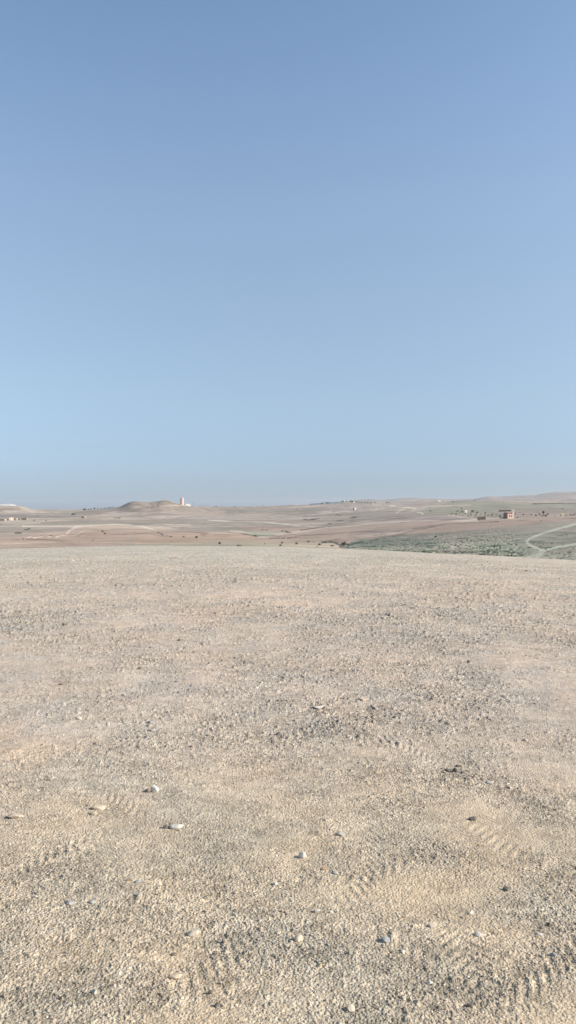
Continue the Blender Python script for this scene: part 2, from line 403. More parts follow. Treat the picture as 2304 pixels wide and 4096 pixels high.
PINK = (.375, .288, .235); SANDF = (.41, .345, .285); GREENF = (.24, .24, .18); GREYG = (.290, .252, .214); BROWN = (.225, .18, .15); MAUVE = (.31, .262, .235)
TRACK = (.47, .405, .335); DKG = (.12, .14, .10); WHITE = (.62, .60, .56); RED = (.30, .20, .16); BGREEN = (.185, .205, .155)
n1 = fbm(X / 260, Y / 420, 4, 301); n2 = fbm(X / 90, Y / 160, 4, 305, 0.6); n3 = fbm(X / 14, Y / 18, 3, 309)
cl = np.empty(X.shape + (3,)); cl[:] = (.325, .27, .225)
def blend(mask, c_):
    global cl
    cl = cl * (1 - mask[..., None]) + np.array(c_) * mask[..., None]
blend(sstep(0.05, 0.22, n1) * 0.8, (.278, .245, .206)); blend(sstep(-0.05, -0.25, n1) * 0.75, (.40, .33, .28)); blend(sstep(0.12, 0.3, n2) * 0.6, (.40, .335, .285)); blend(sstep(-0.1, -0.28, n2) * 0.45, (.26, .225, .195))
WU = Uu + 9 * vnoise(X / 40, Y / 60, 321) * np.clip(500 / Y, .25, 1.2) + 5 * vnoise(X / 160, Y / 250, 322); WV = V + 1.6 * vnoise(X / 130, Y / 90, 323) + 0.8 * vnoise(X / 30, Y / 40, 324); SV = WV.copy(); WV += 1.5 * n3
def inpoly(pts, c_, a=0.85, y0=130, y1=5200):
    P = np.array(pts, float)
    bb = (WU > P[:, 0].min()) & (WU < P[:, 0].max()) & (WV > P[:, 1].min()) & (WV < P[:, 1].max()) & (Y > y0) & (Y < y1)
    if not bb.any(): return
    px = WU[bb]; py = WV[bb]; ins = np.zeros(px.shape, bool)
    for (xa, ya), (xb, yb) in zip(P, np.roll(P, -1, 0)):
        if ya == yb: continue
        ins ^= ((ya > py) != (yb > py)) & (px < (xb - xa) * (py - ya) / (yb - ya) + xa)
    m_ = np.zeros(X.shape); m_[bb] = ins * a
    blend(m_ * (0.82 + 0.18 * np.clip(n2 * 3, -1, 1)), c_)
def stroke(pts, w, c_, a=0.9, ragged=0.0, y0=130, y1=5200):
    P = np.array(pts, float); pad = w * 3 + 4
    bb = (Uu > P[:, 0].min() - pad * 3) & (Uu < P[:, 0].max() + pad * 3) & (V > P[:, 1].min() - pad) & (V < P[:, 1].max() + pad) & (Y > y0) & (Y < y1)
    if not bb.any(): return
    px = Uu[bb]; py = V[bb] + (SV[bb] - V[bb]) * (0.4 + ragged); d = np.full(px.shape, 1e9)
    for (xa, ya), (xb, yb) in zip(P[:-1], P[1:]):
        L2 = (xb - xa) ** 2 + (yb - ya) ** 2
        t = np.clip(((px - xa) * (xb - xa) + (py - ya) * (yb - ya)) / L2, 0, 1)
        d = np.minimum(d, np.hypot((px - xa - t * (xb - xa)) * 0.75, py - ya - t * (yb - ya)))
    ww = w * 0.5 * (1 + ragged * 1.5 * n3[bb]) * 1.05
    m_ = np.zeros(X.shape); m_[bb] = sstep(ww + 1.0, ww - 0.6, d) * a
    blend(m_, c_)

inpoly([(-900, 2010), (70, 2010), (78, 2030), (-900, 2034)], WHITE, 0.95, 3800, 5500)
# far right hills and green fields
inpoly([(1415, 1960), (2400, 1950), (2400, 2004), (1900, 2008), (1700, 2012), (1415, 2010)], (.31, .27, .255), 0.7, 3600, 9000)
inpoly([(1700, 2036), (1780, 2012), (1860, 2004), (2000, 2006), (2128, 2015), (2304, 2013), (2500, 2013), (2500, 2052), (2100, 2046), (1990, 2043), (1830, 2048), (1700, 2053), (1650, 2046)], (.262, .25, .195), 0.8)
inpoly([(1730, 2024), (1800, 2019), (1885, 2019), (1885, 2024), (1770, 2029), (1720, 2034)], SANDF, 0.6)
inpoly([(2030, 2034), (2200, 2030), (2330, 2040), (2330, 2060), (2100, 2062), (2030, 2050)], (.30, .245, .21), 0.7)
inpoly([(1440, 2047), (1520, 2040), (1600, 2038), (1700, 2052), (1690, 2060), (1600, 2072), (1450, 2085), (1400, 2094), (1330, 2101), (1330, 2086), (1400, 2068)], GREYG, 0.85)
inpoly([(1380, 2016), (1550, 2020), (1720, 2024), (1600, 2034), (1450, 2040), (1330, 2048)], (.33, .285, .25), 0.7)
stroke([(1615, 2030), (1640, 2030), (1662, 2036)], 4, TRACK); stroke([(1588, 2050), (1600, 2043), (1616, 2040)], 5, SANDF); stroke([(1670, 2050), (1685, 2051), (1692, 2056)], 4, TRACK)
stroke([(1440, 2040), (1490, 2039), (1530, 2034)], 4, SANDF); stroke([(1560, 2023), (1580, 2024)], 3, TRACK); stroke([(1492, 2018), (1522, 2018)], 3, TRACK)
stroke([(1540, 2080), (1600, 2072), (1690, 2062), (1800, 2056)], 4, BROWN, 0.6, 0.5)
inpoly([(1480, 2092), (1600, 2074), (1690, 2061), (1800, 2057), (1900, 2078), (1740, 2082), (1600, 2086)], MAUVE, 0.85)
stroke([(2128, 2015), (2200, 2014), (2304, 2013), (2500, 2013)], 2.5, (.15, .14, .11), 0.8)
inpoly([(1780, 2052), (1860, 2046), (2005, 2050), (2050, 2060), (2010, 2076), (1905, 2078), (1800, 2058)], (.285, .26, .205), 0.8)
for a_, b_, c2, d_ in ((1862, 2052, 1846, 2066), (1885, 2052, 1872, 2072), (1912, 2046, 1900, 2066), (1942, 2048, 1938, 2066), (1972, 2050, 1966, 2070), (1992, 2052, 1986, 2072)):
    stroke([(a_, b_), (c2, d_)], 3, (.19, .18, .14), 0.6, 0.4)
stroke([(1945, 2074), (1995, 2073)], 5, SANDF)
stroke([(1795, 2058), (1850, 2068), (1905, 2079)], 5, SANDF); stroke([(1820, 2066), (1870, 2078)], 3, MAUVE)
# centre plain
inpoly([(560, 2060), (900, 2056), (1180, 2062), (1240, 2074), (1100, 2080), (800, 2078), (620, 2072)], (.355, .30, .262), 0.7)
inpoly([(640, 2086), (760, 2074), (900, 2078), (1010, 2086), (1180, 2100), (1150, 2112), (1040, 2118), (930, 2128), (780, 2126), (690, 2112), (600, 2092)], GREYG, 0.8)
inpoly([(650, 2058), (780, 2062), (720, 2072), (560, 2074)], (.42, .35, .30), 0.6)
inpoly([(640, 2094), (760, 2098), (770, 2104), (690, 2108)], SANDF, 0.8)
inpoly([(870, 2104), (940, 2106), (910, 2110)], SANDF, 0.7)
inpoly([(940, 2108), (1040, 2104), (1300, 2114), (1200, 2126), (1130, 2132), (1040, 2124)], (.37, .275, .235), 0.7)
inpoly([(1010, 2124), (1130, 2130), (1080, 2144), (1030, 2146), (960, 2132)], (.30, .29, .225), 0.8)
stroke([(922, 2121), (960, 2124), (1000, 2132)], 6, SANDF, 0.7)
stroke([(915, 2128), (984, 2137), (1028, 2144)], 4, BROWN, 0.85, 0.4)
stroke([(1030, 2148), (1080, 2141), (1098, 2136), (1140, 2134)], 4, TRACK, 0.8, 0.4)
inpoly([(1260, 2048), (1330, 2042), (1330, 2054), (1290, 2056)], SANDF, 0.7); stroke([(1340, 2050), (1370, 2046), (1400, 2045)], 4, SANDF, 0.8)
inpoly([(1250, 2090), (1310, 2086), (1300, 2098), (1250, 2102)], SANDF, 0.7)
for q in ([(1202, 2121), (1250, 2115), (1300, 2110)], [(1295, 2099), (1325, 2094)], [(1347, 2086), (1370, 2084)], [(1216, 2077), (1237, 2080), (1274, 2074)], [(1310, 2106), (1325, 2105)], [(1400, 2073), (1425, 2069)], [(1345, 2058), (1362, 2062)]):
    stroke(q, 3.5, (.165, .145, .12), 0.8, 0.7)
stroke([(830, 2081), (900, 2083), (1000, 2087), (1140, 2096), (1250, 2104), (1310, 2109)], 2.6, TRACK)
# left plain
inpoly([(430, 2046), (480, 2028), (505, 2014), (540, 2001), (600, 2007), (656, 1999), (700, 2010), (740, 2024), (720, 2040), (560, 2050)], (.30, .245, .20), 0.6)
for q in ([(548, 2014), (570, 2020), (590, 2030)], [(602, 2012), (612, 2022), (606, 2034)], [(640, 2008), (628, 2018), (634, 2028)], [(672, 2006), (684, 2016), (700, 2022)]):
    stroke(q, 3.5, (.215, .17, .14), 0.6, 0.7)
inpoly([(-400, 2052), (100, 2054), (330, 2062), (320, 2072), (100, 2070), (-400, 2070)], (.29, .25, .225), 0.8)
inpoly([(-400, 2036), (60, 2042), (150, 2050), (130, 2056), (-400, 2048)], (.42, .345, .295), 0.6)
inpoly([(-400, 2072), (180, 2073), (330, 2078), (180, 2090), (60, 2100), (-400, 2104)], (.42, .355, .295), 0.8)
stroke([(110, 2074), (280, 2074), (430, 2073), (600, 2080)], 2.5, SANDF, 0.8)
inpoly([(120, 2096), (250, 2084), (460, 2080), (640, 2092), (580, 2104), (460, 2096), (300, 2104), (100, 2108), (-400, 2122), (-400, 2106)], (.285, .25, .212), 0.8)
inpoly([(-400, 2112), (140, 2108), (290, 2110), (260, 2118), (120, 2128), (-400, 2128)], GREYG, 0.7)
inpoly([(-400, 2200), (-400, 2150), (60, 2148), (150, 2134), (270, 2124), (330, 2108), (460, 2101), (580, 2111), (700, 2124), (780, 2134), (800, 2142), (700, 2152), (560, 2168), (560, 2186)], PINK, 0.85)
inpoly([(540, 2166), (560, 2146), (700, 2141), (850, 2134), (950, 2134), (1030, 2148), (1100, 2158), (1130, 2170), (900, 2166), (540, 2176)], (.40, .30, .235), 0.85)
inpoly([(540, 2190), (540, 2174), (900, 2162), (1130, 2160), (1300, 2176), (1385, 2188), (1370, 2204), (1100, 2196)], (.395, .33, .26), 0.85)
stroke([(-200, 2196), (300, 2192), (560, 2180), (900, 2182), (1130, 2184), (1380, 2198)], 6, (.27, .25, .19), 0.6, 0.5)
stroke([(-200, 2180), (100, 2172), (300, 2168), (560, 2172)], 3, (.47, .38, .30), 0.5, 0.3)
stroke([(90, 2106), (330, 2104), (460, 2097), (520, 2098), (580, 2108), (625, 2121)], 4, TRACK)
stroke([(225, 2150), (262, 2138), (285, 2118), (305, 2108), (330, 2104)], 5, TRACK, 0.8)
stroke([(300, 2136), (340, 2124), (400, 2122), (480, 2123), (600, 2127)], 3, SANDF, 0.8)
stroke([(700, 2123), (760, 2127), (830, 2135)], 5, RED, 0.7, 0.3); stroke([(320, 2136), (420, 2130), (500, 2140)], 5, RED, 0.4, 0.6)
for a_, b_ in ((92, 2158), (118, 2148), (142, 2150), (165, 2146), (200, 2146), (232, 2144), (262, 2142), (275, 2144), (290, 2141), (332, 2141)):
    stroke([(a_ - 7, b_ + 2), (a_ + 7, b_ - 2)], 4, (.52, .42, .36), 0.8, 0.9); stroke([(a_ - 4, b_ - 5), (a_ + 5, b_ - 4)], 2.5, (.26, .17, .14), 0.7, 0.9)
for q in ([(60, 2131), (85, 2131)], [(100, 2119), (118, 2115)], [(286, 2059), (300, 2054)], [(455, 2071), (480, 2073)], [(630, 2130), (650, 2140)]):
    stroke(q, 4, (.15, .135, .11), 0.8, 0.5)
stroke([(495, 2063), (512, 2057), (525, 2051)], 3, SANDF, 0.8, 0.5); stroke([(530, 2028), (560, 2029), (590, 2024)], 3, SANDF, 0.8, 0.5); stroke([(530, 2020), (556, 2017)], 2.5, BROWN, 0.4, 0.5)
stroke([(640, 2026), (700, 2022), (745, 2024)], 3, TRACK, 0.6, 0.4); stroke([(680, 2030), (715, 2034), (722, 2040)], 3, SANDF, 0.5, 0.4); stroke([(800, 2032), (840, 2040), (858, 2048)], 3, BROWN, 0.5, 0.4)
# pink spur right of the centre
inpoly([(1060, 2150), (1150, 2135), (1300, 2113), (1500, 2094), (1740, 2084), (1910, 2080), (2030, 2076), (2304, 2065), (2500, 2062), (2500, 2084), (2304, 2086), (2100, 2100), (1900, 2118), (1800, 2130), (1700, 2144), (1560, 2152),
        (1500, 2156), (1420, 2162), (1340, 2174), (1260, 2170), (1150, 2162), (1080, 2158)], (.355, .28, .232), 0.9)
inpoly([(1180, 2140), (1400, 2128), (1440, 2150), (1330, 2166), (1200, 2158)], (.335, .265, .21), 0.6)
inpoly([(1400, 2142), (1560, 2130), (1700, 2122), (1600, 2140), (1450, 2152)], (.445, .35, .285), 0.75)
inpoly([(1740, 2110), (2000, 2088), (2304, 2076), (2304, 2084), (1960, 2106), (1740, 2136)], (.36, .28, .235), 0.7)
stroke([(1180, 2142), (1300, 2135), (1440, 2124), (1600, 2125)], 4, BROWN, 0.5, 0.6)
stroke([(1555, 2148), (1640, 2128), (1740, 2106)], 4, BROWN, 0.7, 0.5); stroke([(1650, 2116), (1740, 2100), (1820, 2090), (1990, 2084)], 4, BROWN, 0.65, 0.6)
stroke([(1060, 2148), (1120, 2139), (1200, 2129), (1300, 2113), (1400, 2104), (1500, 2093), (1600, 2087), (1740, 2082), (1850, 2083), (1910, 2079)], 3, (.47, .39, .33), 0.8)
stroke([(1077, 2154), (1117, 2153)], 4, (.17, .11, .09), 0.85, 0.5); stroke([(1126, 2155), (1138, 2152)], 4, (.17, .11, .09), 0.8, 0.5); stroke([(1150, 2153), (1185, 2148)], 4, (.18, .11, .09), 0.8, 0.7)
stroke([(1287, 2172), (1325, 2169), (1367, 2180)], 5, (.16, .145, .115), 0.8, 0.6); stroke([(1324, 2161), (1360, 2157)], 3, BROWN, 0.7, 0.5)
inpoly([(1330, 2166), (1400, 2160), (1372, 2178)], (.27, .20, .175), 0.7)
GUL = [[(1362, 2180), (1384, 2187), (1410, 2176), (1450, 2168)], [(1390, 2192), (1440, 2186), (1500, 2184)]]
# scrubby green slope
inpoly([(1378, 2186), (1400, 2168), (1440, 2160), (1500, 2154), (1600, 2140), (1720, 2132), (1830, 2127), (2000, 2110), (2150, 2092), (2304, 2084), (2600, 2080), (2600, 2290), (1300, 2290), (1340, 2206)], (.255, .234, .193), 0.92)
inpoly([(1400, 2176), (1500, 2160), (1640, 2150), (1800, 2165), (1700, 2200), (1500, 2200)], (.225, .22, .18), 0.6)
inpoly([(1850, 2182), (2000, 2164), (2100, 2158), (2160, 2200), (2100, 2230), (1900, 2215)], (.27, .27, .21), 0.6)
gm = sstep(1380, 1480, Uu) * sstep(2110, 2150, V) * (Y > 130) * (V > 2130 - (Uu - 1380) * 0.0)
blend(gm * sstep(0.05, 0.35, fbm(X / 11, Y / 16, 4, 331, 0.6)) * 0.75, (.12, .135, .095)); blend(gm * sstep(0.1, 0.4, -n3) * 0.4, (.32, .31, .24))
GT = (.385, .365, .305)
stroke([(2104, 2152), (1970, 2160), (1850, 2180)], 2.5, GT, 0.5)
stroke([(2500, 2060), (2304, 2099), (2250, 2110), (2180, 2130), (2120, 2153), (2105, 2166), (2120, 2180), (2155, 2196), (2171, 2202)], 7, GT, 0.9, 0.15)
stroke([(2500, 2140), (2304, 2176), (2230, 2188), (2171, 2202)], 8, GT, 0.9, 0.15); stroke([(2171, 2202), (2160, 2218), (2110, 2236)], 16, GT, 0.5, 0.3)
[stroke(q_, 6, (.13, .135, .11), 0.8, 0.6) for q_ in GUL]
cm = cl.mean((0, 1)); cl = np.clip(0.83 * (cm + (cl - cm) * 1.5) * np.array([1.01, 1, .955]), 0.04, 0.9)
for _s, _k, _a in ((190, 411, .38), (95, 415, .34), (420, 419, .26)):  # fold and gully shade drawn into the colour as dark noise lines
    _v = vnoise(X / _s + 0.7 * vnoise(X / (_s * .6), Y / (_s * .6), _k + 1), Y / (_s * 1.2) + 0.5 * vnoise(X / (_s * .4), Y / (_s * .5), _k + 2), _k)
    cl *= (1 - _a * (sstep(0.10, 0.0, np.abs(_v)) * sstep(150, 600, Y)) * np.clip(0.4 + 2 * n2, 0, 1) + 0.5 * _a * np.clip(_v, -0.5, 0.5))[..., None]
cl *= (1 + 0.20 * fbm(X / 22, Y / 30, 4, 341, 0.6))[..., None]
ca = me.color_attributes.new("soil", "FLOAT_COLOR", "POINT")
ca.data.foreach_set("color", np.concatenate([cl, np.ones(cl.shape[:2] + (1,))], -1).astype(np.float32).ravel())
m, nt, b = new_mat("dry_farmland")
N = nt.nodes.new; Lk = nt.links.new
at1 = N("ShaderNodeAttribute"); at1.attribute_name = "soil"; tc = N("ShaderNodeTexCoord")
nz = N("ShaderNodeTexNoise"); nz.inputs["Scale"].default_value = 0.35; nz.inputs["Detail"].default_value = 6; nz.inputs["Roughness"].default_value = 0.7
Lk(tc.outputs["Object"], nz.inputs["Vector"])
vm = N("ShaderNodeVectorMath"); vm.operation = "SCALE"; Lk(at1.outputs["Color"], vm.inputs[0]); Lk(mrange(nz.outputs["Fac"], 0.3, 0.7, 0.84, 1.16), vm.inputs["Scale"])
Lk(vm.outputs["Vector"], b.inputs["Base Color"])
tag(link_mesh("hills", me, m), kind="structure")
del X, Y, Z, V, Uu, WU, WV, SV, cl, n1, n2, n3, gm, drop

# ------------------------------------------------------------------ where a line of sight meets the land
SY = np.exp(np.linspace(math.log(120), math.log(7000), 1400))
def far_hit(u, v):
    u = np.atleast_1d(np.asarray(u, float)); v = np.atleast_1d(np.asarray(v, float)); out = np.zeros((len(u), 3))
    for s in range(0, len(u), 200):
        uu = u[s:s + 200, None]; vv = v[s:s + 200, None]
        Yg = np.broadcast_to(SY[None], (len(uu), len(SY))); Xg = (uu - U0) / F * Yg
        z = far_z(Xg, Yg); ray = H - (vv - V0) / F * Yg
        hit = z >= ray; k = np.argmax(hit, 1); k[~hit.any(1)] = len(SY) - 1
        Yh = SY[k]; Xh = (u[s:s + 200] - U0) / F * Yh
        out[s:s + 200] = np.stack([Xh, Yh, far_z(Xh, Yh)], -1)
    return out
def at_depth(u, Yd):
    # the ridge line near that depth: the point of it that stands highest against the sky
    c = np.linspace(Yd * 0.82, Yd * 1.25, 160); z = far_z((u - U0) / F * c, c); Yd = c[np.argmax((z - H) / c)]
    x = (u - U0) / F * Yd
    return np.array([x, Yd, float(far_z(np.array([x]), np.array([float(Yd)]))[0])])
NY = np.exp(np.linspace(math.log(1.2), math.log(70), 2500))
def near_hit(u, v):
    x = (u - U0) / F * NY; z = near_base(x, NY); k = int(np.argmax(z >= H - (v - V0) / F * NY))
    Yh = NY[k]; Xh = (u - U0) / F * Yh
    return np.array([Xh, Yh, float(near_full(np.array([Xh]), np.array([Yh]))[0])])

# ------------------------------------------------------------------ loose gravel (nobody could count it)
ICO_V = None
def ico(sub):
    import bmesh
    bm = bmesh.new(); bmesh.ops.create_icosphere(bm, subdivisions=sub, radius=1.0)
    v = np.array([p.co[:] for p in bm.verts]); f = np.array([[q.index for q in t.verts] for t in bm.faces]); bm.free()
    return v, f
iv, jf = ico(1)
def chisel(v, rng, k=7, lo=0.55, hi=0.9):
    v = v.copy()
    for _ in range(k):
        n = rng.normal(size=3); n /= np.linalg.norm(n); d = rng.uniform(lo, hi)
        t = v @ n; over = np.clip(t - d, 0, None); v -= over[:, None] * n
    return v
NP = 190000
q = RNG.random(NP); r = 1.9 * np.exp(q * math.log(34 / 1.9)); az = RNG.uniform(-R(27), R(27), NP)
px_ = r * np.sin(az); py_ = r * np.cos(az)
g, _ = near_masks(px_, py_)
keep = RNG.random(NP) < np.clip(g * 1.15 - 0.08, 0.04, 1)
px_, py_, r, g = px_[keep], py_[keep], r[keep], g[keep]
n = len(px_)
size = (0.0018 + 0.0010 * RNG.pareto(2.6, n).clip(0, 4.0)) * np.clip((r / 2.6) ** 0.72, 1, 6)
variants = [chisel(iv * np.array([1, RNG.uniform(.65, .95), RNG.uniform(.45, .75)]), RNG, 5) for _ in range(24)]
VA = np.stack(variants)[RNG.integers(0, 24, n)]
an = RNG.uniform(0, 2 * np.pi, n); ca_, sa_ = np.cos(an)[:, None], np.sin(an)[:, None]
VX = VA[..., 0] * ca_ - VA[..., 1] * sa_; VY = VA[..., 0] * sa_ + VA[..., 1] * ca_
pz_ = near_full(px_, py_)
PV = np.stack([VX * size[:, None] + px_[:, None], VY * size[:, None] + py_[:, None], VA[..., 2] * size[:, None] + (pz_ + size * 0.15)[:, None]], -1).reshape(-1, 3)
PF = (jf[None] + (np.arange(n) * len(iv))[:, None, None]).reshape(-1, 3)
me = np_mesh("gravel", PV, PF)
pc = np.array([[.45, .38, .30], [.38, .34, .28], [.33, .31, .275], [.52, .46, .38], [.27, .245, .21], [.62, .57, .49], [.42, .33, .26]])
w = np.array([.32, .28, .14, .11, .06, .03, .06]); k = RNG.choice(7, n, p=w / w.sum())
cc = pc[k] * np.array([1.03, 1.0, .93]) * RNG.uniform(.85, 1.15, (n, 1)); cc = np.repeat(np.concatenate([cc, np.ones((n, 1))], 1), len(iv), 0).astype(np.float32)
a_ = me.color_attributes.new("stone", "FLOAT_COLOR", "POINT"); a_.data.foreach_set("color", cc.ravel())
m, nt, b = new_mat("gravel_stone")
at1 = nt.nodes.new("ShaderNodeAttribute"); at1.attribute_name = "stone"; nt.links.new(at1.outputs["Color"], b.inputs["Base Color"])
tag(link_mesh("gravel", me, m), "loose beige and grey gravel strewn over the dry plateau", "gravel", kind="stuff")
del PV, PF, VA, VX, VY

# ------------------------------------------------------------------ stones one can pick out; some dark ones stand for cast shadows
SC = {"white": (.70, .63, .53), "cream": (.52, .44, .34), "grey": (.33, .31, .28), "pale": (.42, .38, .33), "dark": (.15, .13, .11), "brown": (.20, .155, .12), "orange": (.45, .26, .14), "tan": (.45, .36, .27), "yellow": (.60, .48, .28), "blue": (.28, .285, .28)}  # the dark tone also gives body to some cast shadows
SM = {k: plain("stone_" + k, c, 45.0, 0.22, 0.9, 0.002) for k, c in SC.items()}
i2v, i2f = ico(3)
STONES = [  # u, v (foot), width px, height px, colour, shape flatness, label
 (600, 2894, 34, 12, "grey", "flat grey stone lying between two gravel streaks left of centre, higher of the pair"),
 (606, 2925, 26, 9, "grey", "thin grey stone just below a flat grey one left of centre"),
 (618, 3170, 36, 30, "white", "bright whitish stone with a sunlit face, left of centre in the middle foreground"),
 (588, 3172, 26, 20, "brown", "brown stone touching the left side of the bright whitish stone"),
 (312, 2880, 28, 14, "cream", "cream stone on the upper left beside a smooth sandy patch"),
 (704, 3316, 58, 17, "pale", "long pale slab half sunk in sand beside a small dark shape"),
 (662, 3318, 22, 18, "dark", "small dark shape at the left tip of a long pale slab"),
 (58, 3274, 66, 14, "tan", "long low tan slab at the left edge of the photo"),
 (388, 3240, 62, 18, "tan", "long slanted tan slab sunk into a sandy bank on the left"),
 (374, 3262, 34, 12, "tan", "short tan slab right below a long slanted one on the left"),
 (1272, 2836, 46, 14, "pale", "flat pale stone casting a dark edge, above the middle of the ground"),
 (1450, 2804, 34, 16, "tan", "tan stone with a dark shadow, upper right of centre"),
 (1211, 3438, 34, 30, "white", "bright squarish whitish stone near the centre of the ground"),
 (1895, 3282, 34, 16, "dark", "dark flat stone on a bare sandy patch at the right"),
 (1364, 3346, 38, 18, "grey", "grey stone above and right of the bright squarish one"),
 (1955, 3134, 38, 14, "grey", "grey stone right of the row of dark clods"),
 (1661, 3428, 22, 12, "cream", "small cream stone with a shadow on smooth sand, lower right of centre"),
 (2104, 2966, 20, 10, "cream", "small cream stone alone on pale sand at the upper right"),
 (1790, 3088, 20, 14, "dark", "leftmost dark clod of the short row at the right"),
 (1822, 3092, 24, 22, "dark", "tallest dark clod in the middle of the short row at the right"),
 (1852, 3096, 20, 14, "dark", "rightmost dark clod of the short row at the right"),
 (1838, 3070, 26, 10, "dark", "flat dark clod behind the short row at the right"),
 (556, 3590, 24, 20, "pale", "rounded pale stone below a bluish one on the lower left"),
 (552, 3534, 30, 18, "blue", "bluish grey stone left of centre in the lower foreground"),
 (518, 3530, 24, 18, "tan", "tan stone with a dark hollow left of the bluish stone"),
 (770, 3746, 44, 28, "cream", "large cream stone with a black shadow on its left, lower left of centre"),
 (788, 3800, 17, 15, "yellow", "small yellowish stone right below the large cream stone"),
 (1102, 3544, 18, 15, "white", "small white stone with a dark shadow, left of the thin orange shard"),
 (274, 3624, 48, 14, "grey", "long grey stone pointing right on the lower left"),
 (366, 3618, 36, 16, "grey", "broad flat grey stone sunk in gravel, just right of a long thin one"),
 (700, 3918, 62, 22, "tan", "long tan slab on smooth sand near the bottom, dark underneath on the left"),
 (694, 3828, 24, 16, "brown", "small brown stone above the long tan slab near the bottom"),
 (738, 3902, 26, 12, "tan", "small tan stone at the upper right of the long slab near the bottom"),
 (374, 3984, 26, 26, "pale", "pale upright stone amid coarse gravel at the bottom left"),
 (866, 4036, 28, 20, "dark", "dark shape at the bottom, left of centre"),
 (840, 3980, 18, 22, "dark", "dark upright sliver right of the long tan slab"),
 (892, 3780, 18, 20, "dark", "dark narrow shape right of the large cream stone"),
 (1296, 3482, 26, 5, "orange", "thin orange shard lying on the gravel at the centre"),
 (1194, 3770, 38, 30, "cream", "rounded cream stone with black shadow at its left, beside a dark gravel patch"),
 (1540, 3774, 42, 28, "blue", "rounded bluish grey stone right of the centre near the bottom"),
 (1918, 3748, 46, 18, "pale", "flat pale stone with dark left tip on the lower right"),
 (1734, 3714, 40, 18, "cream", "cream slab slanting down to the right, lower right of centre"),
 (2032, 3568, 34, 20, "dark", "dark shape below a sandy rise on the far right"),
 (1888, 3662, 24, 14, "white", "white slanted pebble on the lower right amid grey gravel"),
 (1325, 3656, 13, 12, "white", "small white pebble, left of two in a short row near the centre"),
 (1414, 3643, 14, 12, "cream", "small cream pebble, right of two in a short row near the centre"),
 (1268, 3654, 26, 14, "pale", "pale stone to the left of the small white pebble near the centre"),
 (1342, 3500, 30, 18, "pale", "pale rounded stone right of the thin orange shard"),
 (1722, 3944, 24, 16, "white", "white pebble in coarse gravel at the bottom right"),
 (1880, 4036, 34, 24, "dark", "dark greenish shape at the bottom right"),
 (2160, 3746, 36, 12, "pale", "pale slab on a smooth sandy patch at the right"),
 (2222, 3834, 32, 16, "blue", "bluish stone near the right edge in the lower foreground"),
 (1280, 3874, 18, 16, "yellow", "small yellowish stone below a dark gravel patch at the bottom centre"),
 (1408, 4052, 40, 26, "cream", "cream lump at the very bottom right of centre"),
 (1614, 3822, 16, 13, "white", "small whitish pebble right below the rounded bluish grey stone"),
 (256, 2502, 23, 11, "brown", "brown rock in a dark gravel patch on the far left slope"),
 (690, 2234, 26, 5, "brown", "thin brown rock near the crest of the plateau, left of centre"),
 (290, 2244, 12, 5, "white", "whitish rock near the crest of the plateau at the left"),
 (712, 2730, 22, 16, "pale", "pale rock standing on gravel, upper left of centre"),
 (712 + 8, 2550 + 14, 26, 10, "brown", "low brown rock on pinkish ground, upper left of centre"),
 (246, 2740, 34, 10, "brown", "low brown rock at the left below a reddish patch"),
 (560, 2678, 26, 12, "brown", "small brown rock left of the pale standing rock"),
 (2106, 2284, 18, 5, "brown", "brown rock near the crest of the plateau at the right"),
 (2124, 2284, 9, 6, "white", "white pebble against the right side of the brown crest rock"),
 (1828, 2394, 14, 6, "brown", "small brown rock alone on pale soil at the upper right"),
 (1876, 2650, 16, 11, "brown", "brown rock amid grey gravel right of centre, halfway up the plateau"),
]
for idx, (u, v, wpx, hpx, cn, lab) in enumerate(STONES):
    rng = np.random.default_rng(500 + idx)
    p = near_hit(u, v); sx = wpx / F * p[1] / 2 * 1.05; sz = hpx / F * p[1] / 2 * 1.15; sy = sx * rng.uniform(.6, .85)
    vv = chisel(i2v, rng, 13, .5, .86); vv /= np.abs(vv).max(0)
    vv = vv * np.array([sx, sy, sz])
    vv = vv * (1 + 0.05 * rng.normal(size=(len(vv), 1)) * 0.3)
    t = rng.uniform(-.25, .25); cth, sth = math.cos(t), math.sin(t); vv = vv @ np.array([[cth, sth, 0], [-sth, cth, 0], [0, 0, 1]])
    me = np_mesh("stone", vv, i2f, False)
    o = link_mesh("stone", me, SM[cn]); o.location = (p[0], p[1] + sy * 0.3, p[2] + sz * 0.30)
    tag(o, lab, "stone", "stones scattered over the plateau")

# ------------------------------------------------------------------ vegetation
M_TRUNK = plain("bark", (.12, .09, .065), 4.0)
L_DARK = leaf_mat("dark_leaves", (.055, .065, .035), (.11, .12, .065)); L_OLIVE = leaf_mat("olive_leaves", (.09, .10, .065), (.17, .175, .12)); L_GREEN = leaf_mat("green_leaves", (.04, .085, .03), (.10, .16, .06))
L_DRY = leaf_mat("dry_leaves", (.10, .085, .055), (.18, .155, .10)); L_SCRUB = leaf_mat("scrub_leaves", (.11, .108, .078), (.21, .20, .155))

